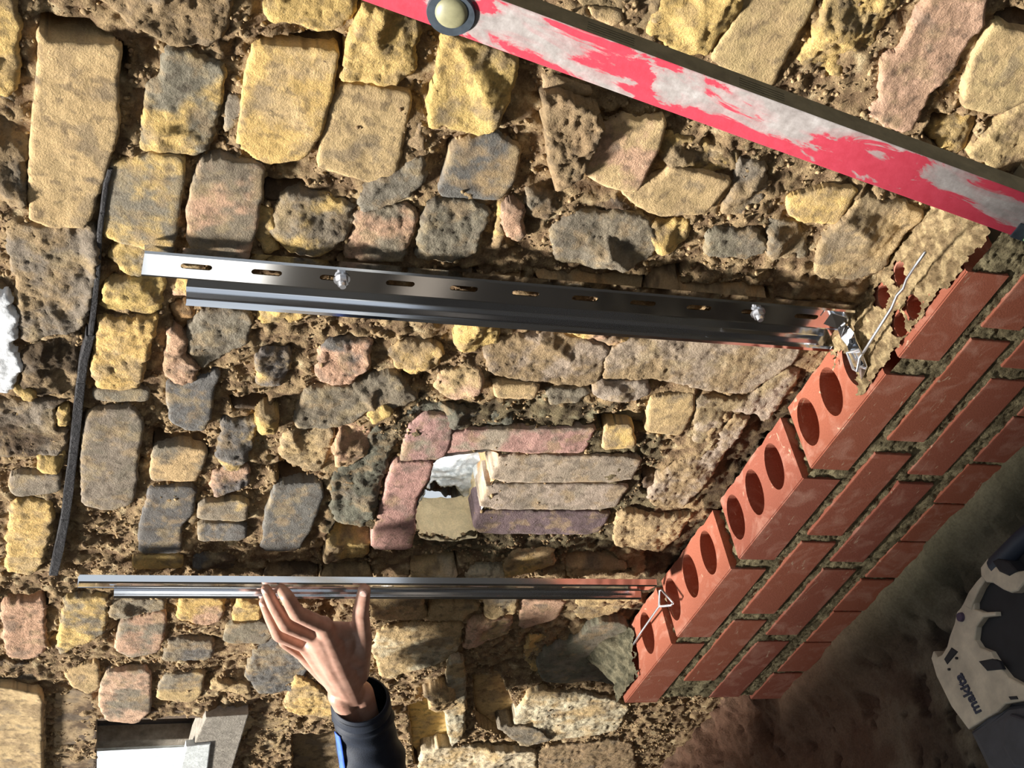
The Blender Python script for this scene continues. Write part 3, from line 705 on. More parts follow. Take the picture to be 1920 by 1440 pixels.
# ------------------------------------------------------------------ steel channels
def channel(L, slots, slot_z0, slot_pitch):
    """slotted flange with a turned lip, then a deeper fold; local x across, y into the wall, z up from its foot"""
    v, f = [], []
    th = 0.0014
    prof = [(0.0185, 0.012), (0.0185, 0.0), (0.0175, -0.0008)]
    def strip(pts, z0, z1, cutz=None):
        n = len(v)
        for (x_, y_) in pts: v.append((x_, y_, z0)); v.append((x_, y_, z1))
        for i in range(len(pts)-1): f.append((n+2*i, n+2*i+2, n+2*i+3, n+2*i+1))
    def thick(pts, z0, z1):
        # a folded sheet of thickness th
        out = []
        m = len(pts)
        for i in range(m):
            a = Vector(pts[max(i-1, 0)]); b = Vector(pts[min(i+1, m-1)]); d = (b-a).normalized(); nn = Vector((-d.y, d.x))
            out.append(Vector(pts[i])+nn*th)
        loop = [Vector(p) for p in pts]+out[::-1]
        n = len(v); k = len(loop)
        for p in loop: v.append((p.x, p.y, z0))
        for p in loop: v.append((p.x, p.y, z1))
        for i in range(k):
            j = (i+1) % k; f.append((n+i, n+j, n+k+j, n+k+i))
        for i in range(m-1):
            f.append((n+i, n+k-1-i, n+k-2-i, n+i+1)); f.append((n+k+i, n+k+i+1, n+2*k-2-i, n+2*k-1-i))
    # lip and fold
    thick([(0.0185, 0.010), (0.0185, 0.0012), (0.0170, 0.0)], 0, L)
    thick([(-0.0150, 0.0), (-0.0175, 0.003), (-0.0175, 0.016)], L-0.052, L)
    thick([(-0.0150, 0.0), (-0.0175, 0.003), (-0.0185, 0.010), (-0.0215, 0.012), (-0.0400, 0.012), (-0.0420, 0.010), (-0.0430, -0.006), (-0.0440, -0.0075), (-0.0505, -0.0058)], 0, L-0.050)
    # slotted web in front
    xa, xb = -0.0150, 0.0170; sw, sh = 0.0042, 0.0165
    zs = [slot_z0+slot_pitch*i for i in range(slots)]
    zb = [0]+[(zs[i]+zs[i+1])/2 for i in range(slots-1)]+[L]
    for i, zc in enumerate(zs):
        z0, z1 = zb[i], zb[i+1]; xc = 0.003
        ang = sorted([2*math.pi*k/24 for k in range(24)]+[math.atan2(pz-zc, px_-xc) % (2*math.pi) for px_ in (xa, xb) for pz in (z0, z1)])
        n = len(v); m = len(ang)
        for t in ang:
            c_, s_ = math.cos(t), math.sin(t)
            ex = xc+sw*c_; ez = zc+sw*s_+(sh-sw)*(1 if s_ > 0.15 else (-1 if s_ < -0.15 else s_/0.15))
            q = min((((xb if c_ > 0 else xa)-xc)/c_) if abs(c_) > 1e-9 else 1e9, (((z1 if s_ > 0 else z0)-zc)/s_) if abs(s_) > 1e-9 else 1e9)
            for yy in (0.0, th): v.append((ex, yy, ez)); v.append((xc+q*c_, yy, zc+q*s_))
        for k in range(m):
            a = n+4*k; b = n+4*((k+1) % m)
            f += [(a, a+1, b+1, b), (a+2, b+2, b+3, a+3), (a, b, b+2, a+2)]
            f.append((a+1, a+3, b+3, b+1))
    return mesh('channel_web', v, f)
def make_channel(name, loc, rz, tilt, label, group=None):
    t = empty(name, loc); t.rotation_euler = (0, tilt, rz); tag(t, label, 'steel channel')
    bm = bmesh.new(); bm.from_mesh(channel(0.862, 11, 0.062, 0.0745)); bmesh.ops.recalc_face_normals(bm, faces=bm.faces)
    obj('channel_web', frombm(bm, 'channel_web'), M_STEEL, t)
    return t
pu = V(1590, 603, 'Y', 0.084); qu = V(342, 502, 'Y', 0.084)
c1 = make_channel('wall_starter_channel', (pu.x, 0.084, pu.z), 0, math.atan2(qu.x-pu.x, qu.z-pu.z),
                  'bright slotted steel channel bolted upright to the old brick above the tie bracket')
def bolt(par, x_, z_, hexa=True):
    bm = bmesh.new()
    bmesh.ops.create_cone(bm, cap_ends=True, segments=24, radius1=0.0092, radius2=0.0092, depth=0.0016, matrix=Matrix.Translation((x_, -0.0008, z_)) @ Matrix.Rotation(math.pi/2, 4, 'X'))
    me = frombm(bm, 'washer'); w_ = obj('washer', me, M_ZINC, par)
    bm = bmesh.new()
    bmesh.ops.create_cone(bm, cap_ends=True, segments=6, radius1=0.0068, radius2=0.0068, depth=0.006, matrix=Matrix.Translation((x_, -0.0046, z_)) @ Matrix.Rotation(math.pi/2, 4, 'X'))
    bmesh.ops.create_cone(bm, cap_ends=True, segments=20, radius1=0.0042, radius2=0.0036, depth=0.006, matrix=Matrix.Translation((x_, -0.0095, z_)) @ Matrix.Rotation(math.pi/2, 4, 'X'))
    obj('bolt', frombm(bm, 'bolt'), M_ZINC, par)
bolt(c1, 0.003, 0.062+0.0745*8-0.008); bolt(c1, 0.003, 0.062+0.0745*1-0.006)
pl_ = V(1222, 1103, 'Y', 0.07); ql_ = V(182, 1104, 'Y', 0.07)
c2 = make_channel('wall_starter_channel', (pl_.x, 0.07, pl_.z), -0.33, math.atan2(ql_.x-pl_.x, ql_.z-pl_.z),
                  'bright steel channel held against the old wall by a hand')
# ------------------------------------------------------------------ frame tie hooked on the upper channel, and wire ties
tie = empty('frame_tie', V(1590, 620, 'Z', 0.012)); tag(tie, 'bent steel strap tie lying in mortar at the foot of the upper channel', 'wall tie')
bpy.context.view_layer.update(); it = tie.matrix_world.inverted()
def strap(path, width, th=0.0015):
    v, f = [], []
    for i, (p, s) in enumerate(path):
        p = Vector(p); s = Vector(s).normalized()*width/2
        d = (Vector(path[min(i+1, len(path)-1)][0])-Vector(path[max(i-1, 0)][0])).normalized(); n = d.cross(s).normalized()*th
        v += [p-s, p+s, p+s+n, p-s+n]
    for i in range(len(path)-1):
        a, b = 4*i, 4*i+4
        for k in range(4): f.append((a+k, a+(k+1) % 4, b+(k+1) % 4, b+k))
    f += [(3, 2, 1, 0), tuple(4*(len(path)-1)+k for k in range(4))]
    return v, f
a0 = V(1552, 596, 'Y', 0.078); a1 = V(1578, 605, 'Y', 0.066); a2 = V(1592, 622, 'Z', 0.012); a3 = V(1600, 650, 'Z', 0.013); a4 = V(1612, 672, 'Z', 0.012); a5 = V(1622, 700, 'Z', 0.007)
v, f = strap([(a0, (1, 0, 0)), (a1, (1, 0, -0.1)), (a2+Vector((0, 0, .008)), (1, 0.1, 0)), (a2*0.5+a3*0.5, (1, 0.2, 0)), (a3, (1, 0.25, 0)), (a4, (1, 0.25, 0.1)), (a5, (1, 0.2, 0.1))], 0.021)
me = mesh('strap', v, f); me.transform(it); so_ = obj('strap', me, M_STEEL, tie)
sm = so_.modifiers.new('bevel', 'BEVEL'); sm.width = 0.0004
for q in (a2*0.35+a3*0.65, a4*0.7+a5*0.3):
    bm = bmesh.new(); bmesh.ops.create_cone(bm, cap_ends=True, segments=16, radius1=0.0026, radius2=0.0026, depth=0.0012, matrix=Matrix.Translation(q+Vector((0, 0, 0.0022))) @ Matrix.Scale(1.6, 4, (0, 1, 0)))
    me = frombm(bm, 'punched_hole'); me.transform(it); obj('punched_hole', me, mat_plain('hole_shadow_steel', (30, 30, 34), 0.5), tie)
def wire(name, pts, label, r=0.0019):
    t = empty(name, pts[0]); tag(t, label, 'wall tie'); bpy.context.view_layer.update()
    v, f = tube(pts, r, 8); me = mesh('wire', v, f); me.transform(t.matrix_world.inverted()); obj('wire', me, M_ZINC, t, True)
zt = 0.014
wire('wire_tie', [V(x_, y_, 'Z', z_) for x_, y_, z_ in [(1735, 472, .05), (1715, 500, .042), (1700, 523, .034), (1694, 540, .03), (1682, 553, .028), (1672, 577, .024), (1650, 612, .021), (1617, 664, .019), (1612, 655, .019), (1588, 661, .018), (1600, 692, .018), (1607, 696, .018), (1612, 670, .0195), (1617, 664, .021)]],
     'long thin wire wall tie crossing the mortared brick end with four small holes')
wire('wire_tie', [V(x_, y_, 'Z', z_) for x_, y_, z_ in [(1188, 1208, .004), (1201, 1187, .009), (1236, 1137, .016), (1259, 1135, .016), (1262, 1131, .016), (1241, 1106, .018), (1237, 1107, .018), (1236, 1137, .017)]],
     'short wire wall tie with a triangular end at the broken end of the new wall')
# ------------------------------------------------------------------ spirit level leaning on the wall
def mat_level():
    m, t, p = nt('worn_red_paint')
    tc = N(t, 'ShaderNodeTexCoord'); mp = N(t, 'ShaderNodeMapping'); mp.inputs['Scale'].default_value = (10, 1, 30)
    mp.inputs['Rotation'].default_value = (0, 0.15, 0)
    t.links.new(tc.outputs['Object'], mp.inputs[0])
    n = noise(t, mp.outputs[0], 1.0, 8, 0.62, 0.7)
    sx = N(t, 'ShaderNodeSeparateXYZ'); t.links.new(tc.outputs['Object'], sx.inputs[0])
    ad = N(t, 'ShaderNodeMath', operation='MULTIPLY_ADD'); t.links.new(sx.outputs['Z'], ad.inputs[0]); ad.inputs[1].default_value = 3.4; t.links.new(n.outputs[0], ad.inputs[2])
    k = ramp(t, ad.outputs[0], [(0.575, (0, 0, 0)), (0.605, (0.8,)*3), (0.69, (1, 1, 1))])
    n2 = noise(t, tc.outputs['Object'], 60, 6, 0.7); grey = ramp(t, n2.outputs[0], [(0.3, lin((132, 124, 120))), (0.55, lin((166, 158, 154))), (0.8, lin((200, 195, 192)))])
    n4 = noise(t, tc.outputs['Object'], 90, 6, 0.7); red = ramp(t, n4.outputs[0], [(0.3, lin((180, 54, 70))), (0.66, lin((192, 66, 83))), (0.74, lin((204, 126, 136)))])
    c = mix(t, k.outputs[0], red.outputs[0], grey.outputs[0])
    t.links.new(c, p.inputs['Base Color']); p.inputs['Roughness'].default_value = 0.6; p.inputs['Specular IOR Level'].default_value = 0.3
    bump(t, p, n2.outputs[0], 0.35, 0.0012)
    return m
la = V(690, 5, 'Y', 0.052); lb = V(1870, 432, 'Y', -0.13)
ax = (lb-la).normalized()
sd = Vector((0, -1, 0)); sd = (sd-ax*sd.dot(ax)).normalized()      # outward normal of the red face
ac = ax.cross(sd).normalized()                                        # across the face
if ac.x < 0: ac = -ac
org = la-ax*0.42
lev = empty('spirit_level', org); tag(lev, 'long red spirit level with worn grey paint leaning against the old wall', 'spirit level')
lev.matrix_world = Matrix(((ax.x, sd.x, ac.x, org.x), (ax.y, sd.y, ac.y, org.y), (ax.z, sd.z, ac.z, org.z), (0, 0, 0, 1)))
LW, LT, LL = 0.048, 0.023, 1.52
M_LEV = mat_level()
M_LEVS = mat_plain('level_edge_dust', (118, 108, 84), 0.75, 0, 0.3, 50, 0.25, 0.0006, 150)
bm = bmesh.new()
e0 = 0.42+0.0
box_bm(bm, (0, -LT, 0), (LL, 0, LW), 0.0012)
me = frombm(bm, 'beam'); me.transform(Matrix.Translation((0, 0, 0)))
beam = obj('beam', me, M_LEV, lev); beam.data.materials.append(M_LEVS)
for p_ in beam.data.polygons:
    if abs(p_.normal.z) > 0.7 or p_.normal.y < -0.7: p_.material_index = 1
LI = lev.matrix_world.inverted()
vc = LI @ V(850, 8, 'Y', 0.045)
bm = bmesh.new()
for r0, r1, d0, d1 in ((0.0222, 0.0210, -0.001, 0.003),):
    bmesh.ops.create_cone(bm, cap_ends=True, segments=40, radius1=r0, radius2=r1, depth=0.004, matrix=Matrix.Translation((vc.x, 0.001, vc.z)) @ Matrix.Rotation(-math.pi/2, 4, 'X'))
obj('vial_rim', frombm(bm, 'vial_rim'), mat_plain('dark_blue_plastic', (62, 70, 78), 0.4, 0, 0.5, 60, 0.35), lev)
bm = bmesh.new(); bmesh.ops.create_uvsphere(bm, u_segments=32, v_segments=16, radius=1.0, matrix=Matrix.Translation((vc.x, 0.002, vc.z+0.002)) @ Matrix.Diagonal((0.0145, 0.006, 0.0155, 1)))
obj('vial', frombm(bm, 'vial'), mat_plain('dusty_vial', (150, 146, 112), 0.45, 0, 0.5, 40, 0.25), lev, True)
gc = LI @ V(1905, 440, 'Y', -0.128)
bm = bmesh.new(); box_bm(bm, (gc.x-0.010, -0.004, -0.0015), (gc.x+0.045, 0.0012, 0.0165), 0.001)
vf = obj('vial_frame', frombm(bm, 'vial_frame'), mat_plain('dark_vial_frame', (58, 66, 74), 0.5, 0, 0.5, 70, 0.4), lev)
bm = bmesh.new(); bmesh.ops.create_cone(bm, cap_ends=True, segments=24, radius1=0.0065, radius2=0.0065, depth=0.034, matrix=Matrix.Translation((gc.x+0.020, 0.000, 0.0065)) @ Matrix.Rotation(math.pi/2, 4, 'Y'))
obj('vial', frombm(bm, 'vial'), mat_plain('green_vial', (176, 222, 150), 0.15), lev, True)
# grip ridges on the dusty edge
for gx in (LI @ V(1150, 55, 'Y', 0.0), LI @ V(1432, 160, 'Y', -0.04)):
    bm = bmesh.new()
    for k in range(4):
        box_bm(bm, (gx.x-0.022, -0.006-0.0035*k, LW-0.0003), (gx.x+0.022, -0.0045-0.0035*k, LW+0.0007), 0.0003)
    obj('grip_ridges', frombm(bm, 'grip_ridges'), M_LEVS, lev)
# ------------------------------------------------------------------ person: left hand and forearm, dark jacket sleeve
def mat_skin():
    m, t, p = nt('skin'); tc = N(t, 'ShaderNodeTexCoord')
    n = noise(t, tc.outputs['Object'], 45, 5, 0.6); r = ramp(t, n.outputs[0], [(0.3, lin((172, 128, 108))), (0.7, lin((196, 154, 134)))])
    t.links.new(r.outputs[0], p.inputs['Base Color']); p.inputs['Roughness'].default_value = 0.5; p.inputs['Subsurface Weight'].default_value = 0.08
    p.inputs['Subsurface Radius'].default_value = (0.01, 0.004, 0.002); p.inputs['Subsurface Scale'].default_value = 0.3
    n2 = noise(t, tc.outputs['Object'], 300, 4, 0.7); bump(t, p, n2.outputs[0], 0.25, 0.0006); return m
M_SKIN = mat_skin()
def capsule(v, f, p, q, r0, r1, n=14, rings=5):
    p, q = Vector(p), Vector(q); d = (q-p); L = d.length; d.normalize(); a = d.orthogonal().normalized(); b = d.cross(a)
    o = len(v); prof = []
    for i in range(rings+1):
        t = -math.pi/2+math.pi/2*i/rings; prof.append((r0*math.sin(t), r0*math.cos(t)))
    for i in range(rings+1):
        t = math.pi/2*i/rings; prof.append((L+r1*math.sin(t), r1*math.cos(t)))
    for s, r in prof:
        r = max(r, 1e-5)
        for k in range(n):
            th = 2*math.pi*k/n; v.append(p+d*s+(a*math.cos(th)+b*math.sin(th))*r)
    for i in range(len(prof)-1):
        for k in range(n): f.append((o+i*n+k, o+i*n+(k+1) % n, o+(i+1)*n+(k+1) % n, o+(i+1)*n+k))
    f.append(tuple(o+k for k in range(n))[::-1]); f.append(tuple(o+(len(prof)-1)*n+k for k in range(n)))
hv, hf = [], []
def chain(pts, rs):
    for i in range(len(pts)-1): capsule(hv, hf, pts[i], pts[i+1], rs[i], rs[i+1])
W1 = V(640, 1302, 'Y', 0.030); W2 = V(676, 1300, 'Y', 0.034)
idx_m = V(606, 1173, 'Y', 0.034); mid_m = V(590, 1193, 'Y', 0.034); rin_m = V(575, 1212, 'Y', 0.042); pin_m = V(572, 1232, 'Y', 0.056)
i_p = V(556, 1150, 'Y', 0.024); m_p = V(536, 1172, 'Y', 0.028); r_p = V(523, 1191, 'Y', 0.040); p_p = V(532, 1205, 'Y', 0.060)
i_d = V(537, 1117, 'Y', 0.030); m_d = V(513, 1133, 'Y', 0.032); r_d = V(507, 1158, 'Y', 0.046); p_d = V(521, 1175, 'Y', 0.068)
i_t = V(527, 1104, 'Y', 0.044); m_t = V(499, 1105, 'Y', 0.044); r_t = V(494, 1129, 'Y', 0.055); p_t = V(512, 1155, 'Y', 0.076)
chain([idx_m, i_p, i_d, i_t], [0.0128, 0.0118, 0.0100, 0.0080])
chain([mid_m, m_p, m_d, m_t], [0.0124, 0.0114, 0.0098, 0.0078])
chain([rin_m, r_p, r_d, r_t], [0.0115, 0.0106, 0.0092, 0.0074])
chain([pin_m, p_p, p_d, p_t], [0.0095, 0.0082, 0.0072, 0.0060])
th0 = V(668, 1262, 'Y', 0.044); th1 = V(678, 1198, 'Y', 0.046); th2 = V(676, 1148, 'Y', 0.044); th3 = V(683, 1106, 'Y', 0.050)
chain([th0, th1, th2, th3], [0.021, 0.0165, 0.0122, 0.0096])
WC = (W1+W2)*0.5
for m_, r0, r1 in ((idx_m, 0.022, 0.0150), (mid_m, 0.022, 0.0145), (rin_m, 0.020, 0.0135), (pin_m, 0.018, 0.0115)):
    base = W1*0.55+W2*0.45 if m_ is not idx_m else W1*0.4+W2*0.6
    mid_ = base*0.45+m_*0.55
    chain([base, mid_, m_], [r0, (r0+r1)/2+0.002, r1])
chain([V(598, 1190, 'Y', 0.0345), V(640, 1275, 'Y', 0.033)], [0.0165, 0.0225]); chain([V(588, 1205, 'Y', 0.039), V(634, 1280, 'Y', 0.035)], [0.0150, 0.0220]); chain([V(622, 1195, 'Y', 0.037), V(652, 1275, 'Y', 0.035)], [0.0165, 0.0225])
# web between thumb and index, heel of the hand
chain([V(640, 1222, 'Y', 0.038), V(660, 1178, 'Y', 0.045)], [0.019, 0.0105]); chain([V(618, 1215, 'Y', 0.036), V(664, 1232, 'Y', 0.040)], [0.0185, 0.0185]); chain([V(628, 1250, 'Y', 0.034), V(668, 1262, 'Y', 0.042)], [0.021, 0.020]); chain([V(614, 1178, 'Y', 0.037), V(664, 1178, 'Y', 0.046)], [0.0115, 0.0095]); chain([idx_m*0.7+th1*0.3, th1*0.75+idx_m*0.25], [0.0105, 0.0105])
chain([V(645, 1240, 'Y', 0.040), th1], [0.020, 0.0135])
FA = V(692, 1420, 'Y', 0.002)
chain([W1, V(664, 1345, 'Y', 0.024)], [0.0225, 0.0225]); chain([W2, V(686, 1345, 'Y', 0.024)], [0.0215, 0.0225])
me = mesh('person', hv, hf)
hand = obj('person', me, M_SKIN)
tag(hand, 'left hand and forearm in a dark jacket sleeve pressing the steel channel to the wall', 'person')
rm = hand.modifiers.new('remesh', 'REMESH'); rm.mode = 'VOXEL'; rm.voxel_size = 0.0019; rm.use_smooth_shade = True
sm = hand.modifiers.new('smooth', 'SMOOTH'); sm.factor = 0.5; sm.iterations = 11
# nails on the fingertips that show, the inked band on the ring finger
M_NAIL = mat_plain('nail', (226, 186, 172), 0.3)
for tip, dd, r in ((m_t, m_d, 0.0068), (i_t, i_d, 0.0068), (th3, th2, 0.0088), (r_t, r_d, 0.0065)):
    ax_ = (tip-dd).normalized(); vw = (Vector(CT)-tip).normalized(); out = (Vector((-0.35, -1, 0.25))-ax_*Vector((-0.35, -1, 0.25)).dot(ax_)).normalized(); sx_ = ax_.cross(out)
    c = tip+out*(r*0.78)-ax_*0.001
    bm = bmesh.new(); bmesh.ops.create_uvsphere(bm, u_segments=16, v_segments=10, radius=1.0)
    me = frombm(bm, 'nail'); me.transform(Matrix(((sx_.x, ax_.x, out.x, c.x), (sx_.y, ax_.y, out.y, c.y), (sx_.z, ax_.z, out.z, c.z), (0, 0, 0, 1))) @ Matrix.Diagonal((r*0.68, r*0.95, r*0.30, 1)))
    obj('nail', me, M_NAIL, hand, True)
for s in (0.16, 0.26):
    c = rin_m.lerp(r_p, s+0.12); ax_ = (r_p-rin_m).normalized(); a = ax_.orthogonal().normalized(); b = ax_.cross(a)
    ring = [c+(a*math.cos(t)+b*math.sin(t))*0.0099 for t in [2*math.pi*k/28 for k in range(28)]]
    v, f = tube(ring, 0.0009, 6, closed=True); obj('inked_band', mesh('inked_band', v, f), mat_plain('ink', (84, 92, 100), 0.6), hand, True)
# sleeve
def sleeve():
    cs = [(675, 1311, .030, .044), (676, 1316, .030, .0465), (678, 1331, .028, .0475), (681, 1346, .024, .048), (686, 1370, .016, .0495), (692, 1400, .006, .052), (700, 1440, -.008, .056)]
    C = [V(a, b, 'Y', y) for a, b, y, r in cs]; R = [r for *_, r in cs]
    d = (C[-1]-C[-3]).normalized()
    for k in range(1, 9): C.append(C[6]+d*0.035*k+Vector((0, -0.008*k*k*0.35, 0))); R.append(0.055+0.0012*k)
    n = 44; v, f = [], []
    m = len(C); prev = None; col = []
    # denser
    ts = np.linspace(0, m-1, 70); CC = []; RR = []
    for t in ts:
        i = min(int(t), m-2); u = t-i; CC.append(C[i].lerp(C[i+1], u)); RR.append(R[i]*(1-u)+R[i+1]*u)
    for i, p in enumerate(CC):
        dd = (CC[min(i+1, 69)]-CC[max(i-1, 0)]).normalized()
        a = (Vector((0, 0, 1))-dd*dd.z).normalized(); b = dd.cross(a)
        for k in range(n):
            th = 2*math.pi*k/n
            fo = 0.0026*math.sin(i*0.55+2*math.sin(th*1.5+1))*min(1, max(0, (i-9)/10))+0.0016*math.sin(i*1.1+3*th)*min(1, max(0, (i-9)/10))
            hem = 0.0014 if 3 <= i <= 12 else 0
            r = RR[i]+fo+(-hem if i in (10, 11) else hem)
            v.append(p+(a*math.cos(th)*1.0+b*math.sin(th)*0.92)*r)
    for i in range(69):
        for k in range(n): f.append((i*n+k, i*n+(k+1) % n, (i+1)*n+(k+1) % n, (i+1)*n+k))
    return v, f, CC, RR
v, f, SC_, SR_ = sleeve()
M_NAVY = mat_plain('navy_jacket', (27, 34, 47), 0.62, 0, 0.35, 120, 0.2, 0.0006, 500)
slv = obj('jacket_sleeve', mesh('jacket_sleeve', v, f), M_NAVY, hand, True)
md = slv.modifiers.new('solid', 'SOLIDIFY'); md.thickness = 0.002; md.offset = -1
# blue stripe along the upper side of the sleeve
sv, sf = [], []
for i in range(14, 70):
    p = SC_[i]; dd = (SC_[min(i+1, 69)]-SC_[max(i-1, 0)]).normalized(); a = (Vector((0, 0, 1))-dd*dd.z).normalized(); b = dd.cross(a)
    for th in (0.34, 0.44, 0.54, 0.64):
        sv.append(p+(a*math.cos(th)-b*math.sin(th)*0.92)*(SR_[i]+0.0030))
for i in range(55):
    for k in range(3): sf.append((i*4+k, i*4+k+1, i*4+4+k+1, i*4+4+k))
st_ = obj('sleeve_stripe', mesh('sleeve_stripe', sv, sf), mat_plain('bright_blue_fabric', (52, 98, 205), 0.6, nscale=90, var=0.3), hand, True)
md = st_.modifiers.new('solid', 'SOLIDIFY'); md.thickness = 0.0015
# ------------------------------------------------------------------ knocked hole in the red patch
def cavity():
    """ragged reveal of the hole, its white-painted back and a darker socket knocked into that"""
    P = smooth_poly(np.array([at(a, b, 'Y', Y0+0.004)[[0, 2]] for a, b in HOLE]), 1)
    s = np.concatenate([[0], np.cumsum(np.linalg.norm(np.roll(P, -1, 0)-P, axis=1))]); Pc = np.vstack([P, P[:1]])
    n = 110; tt = np.linspace(0, s[-1], n, endpoint=False); E_ = np.stack([np.interp(tt, s, Pc[:, 0]), np.interp(tt, s, Pc[:, 1])], 1)
    E_ = E_+0.003*np.stack([fbm(E_[:, 0]*60, E_[:, 1]*60, 3, 3), fbm(E_[:, 0]*60, E_[:, 1]*60, 3, 9)], 1)
    c = E_.mean(0); v = []; col = []; f = []; D = 0.075; m = 14
    for k in range(m):
        d = D*k/(m-1); e = (E_-c)*(1.02-0.02*k/m)+c
        nz = 0.004*fbm(E_[:, 0]*50+d*40, E_[:, 1]*50-d*30, 3, 5)*min(1, k/3)
        e = e+(e-c)/np.linalg.norm(e-c, axis=1)[:, None]*nz[:, None]
        for i, q in enumerate(e):
            v.append((q[0], Y0+0.001+d, q[1])); rel = E_[i]-c
            col.append(lin((228, 180, 132)) if (rel[1] < -0.014 and rel[0] > -0.012) else (lin((224, 204, 164)) if rel[0] < -0.03 else lin((236, 236, 230))))
    for k in range(m-1):
        for i in range(n): j = (i+1) % n; f.append((k*n+i, k*n+j, (k+1)*n+j, (k+1)*n+i))
    # back
    lo, hi = E_.min(0)-0.035, E_.max(0)+0.035; st = 0.003
    X, Z = np.meshgrid(np.arange(lo[0], hi[0], st), np.arange(lo[1], hi[1], st), indexing='ij')
    yb = Y0+0.072
    sk = [tuple(at(a, b, 'Y', yb)[[0, 2]]) for a, b in ((782, 945), (800, 915), (816, 906), (835, 918), (850, 910), (866, 930), (870, 955), (852, 964), (842, 986), (815, 986), (790, 968))]
    w1 = 0.006*fbm(X*60, Z*60, 3, 4); ins = inpoly(X+w1, Z+w1, sk)
    cream = inpoly(X+w1, Z+w1, [tuple(at(a, b, 'Y', yb)[[0, 2]]) for a, b in ((770, 930), (800, 925), (830, 965), (868, 955), (885, 1010), (760, 1020))])
    Yb = yb-0.004*fbm(X*30, Z*30, 4, 8)-0.002*ridge(X*90, Z*90, 2, 3)+np.where(ins, 0.045+0.012*fbm(X*50, Z*50, 3, 2), 0)-np.where(cream, 0.005, 0)
    C = np.where(ins[..., None], lin((120, 92, 72)), np.where(cream[..., None], lin((226, 206, 166)), lin((240, 243, 242))))
    cr = sst(0.30, 0.55, ridge(X*45, Z*45, 3, 15))[..., None]*0.6; C = C*(1-cr)+lin((150, 158, 160))*cr
    o = len(v); nx, nz_ = X.shape
    v += list(zip(X.ravel(), Yb.ravel(), Z.ravel())); col += list(C.reshape(-1, 3))
    for a in range(nx-1):
        for b in range(nz_-1): f.append((o+a*nz_+b, o+(a+1)*nz_+b, o+(a+1)*nz_+b+1, o+a*nz_+b+1))
    me = mesh('hole_lining', v, f); setcol(me, np.array(col)); return me, c
me, hc = cavity(); obj('hole_lining', me, M_OLDS, wall, True)
# lamp added inside the hole to brighten it, in place of outside daylight
hl = bpy.data.lights.new('hole_daylight', 'AREA'); hl.size = 0.035; hl.energy = 0.13; hl.color = (0.93, 0.97, 1.0)
ho = bpy.data.objects.new('hole_daylight', hl); COL.objects.link(ho); ho.location = (hc[0]+0.045, 0.137, hc[1]+0.012)
ho.rotation_euler = Vector((0.8, -0.62, 0.1)).to_track_quat('Z', 'Y').to_euler()
# ------------------------------------------------------------------ window at the far left: reveal, frame, sill board
reveal = [V(a, b, 'Y', Y0+0.004) for a, b in ((181, 1352), (392, 1346), (345, 1475), (181, 1475))]
for k, (a, b) in enumerate(((0, 1), (3, 0), (1, 2))):
    p, q = reveal[a], reveal[b]; n_ = (q-p); mvec = Vector((n_.z, 0, -n_.x)).normalized()*0.03
    cen = sum(reveal, Vector())/4
    if (p-cen).dot(mvec) < 0: mvec = -mvec
    bm = prism([p, q, q+mvec, p+mvec], (0, 0.15, 0), 0.002)
    tag(obj('trim_%d' % (k+1), frombm(bm, 'trim'), mat_plain('reveal_plaster_%d' % k, (110, 92, 74), 0.9, nscale=25, bd=0.002)), kind='structure')
win = empty('window_1', reveal[1]); tag(win, kind='structure'); bpy.context.view_layer.update(); wi = win.matrix_world.inverted()
def wpart(name, pl, y, d, m, bev=0.002):
    bm = prism([V(a, b, 'Y', y) for a, b in pl], (0, d, 0), bev); me = frombm(bm, name); me.transform(wi); return obj(name, me, m, win)
M_OLDW = mat_plain('weathered_grey_timber', (150, 142, 130), 0.85, 0, 0.2, 60, 0.35, 0.002, 130)
M_WHW = mat_plain('flaking_white_paint', (214, 218, 216), 0.7, 0, 0.3, 70, 0.25, 0.001, 160)
wpart('jamb_board', [(160, 1335), (394, 1335), (380, 1394), (160, 1398)], 0.185, 0.03, mat_plain('dark_jamb', (84, 70, 58), 0.9, nscale=40, bd=0.002))
wpart('frame_stile', [(170, 1391), (380, 1384), (378, 1396), (170, 1404)], 0.15, 0.03, M_OLDW)
wpart('glazing_bar', [(170, 1404), (350, 1396), (348, 1401), (170, 1410)], 0.152, 0.02, M_WHW)
wpart('sill_board', [(386, 1345), (466, 1340), (425, 1475), (342, 1475), (362, 1400)], 0.092, 0.04, M_OLDW)
wpart('sill_nosing', [(349, 1400), (395, 1395), (385, 1475), (330, 1475)], 0.088, 0.012, M_WHW)
mg, tg_, pg = nt('bright_daylit_pane'); pg.inputs['Base Color'].default_value = (0.9, 0.95, 1, 1); pg.inputs['Emission Color'].default_value = (0.86, 0.95, 1.0, 1)
tc = N(tg_, 'ShaderNodeTexCoord'); n_ = noise(tg_, tc.outputs['Object'], 14, 3, 0.5, 1.0); rp = ramp(tg_, n_.outputs[0], [(0.40, (1.6,)*3), (0.56, (0.9,)*3), (0.62, (1.5,)*3)])
tg_.links.new(rp.outputs[0], pg.inputs['Emission Strength'])
wpart('pane', [(165, 1404), (352, 1398), (330, 1500), (165, 1500)], 0.168, 0.006, mg, 0)
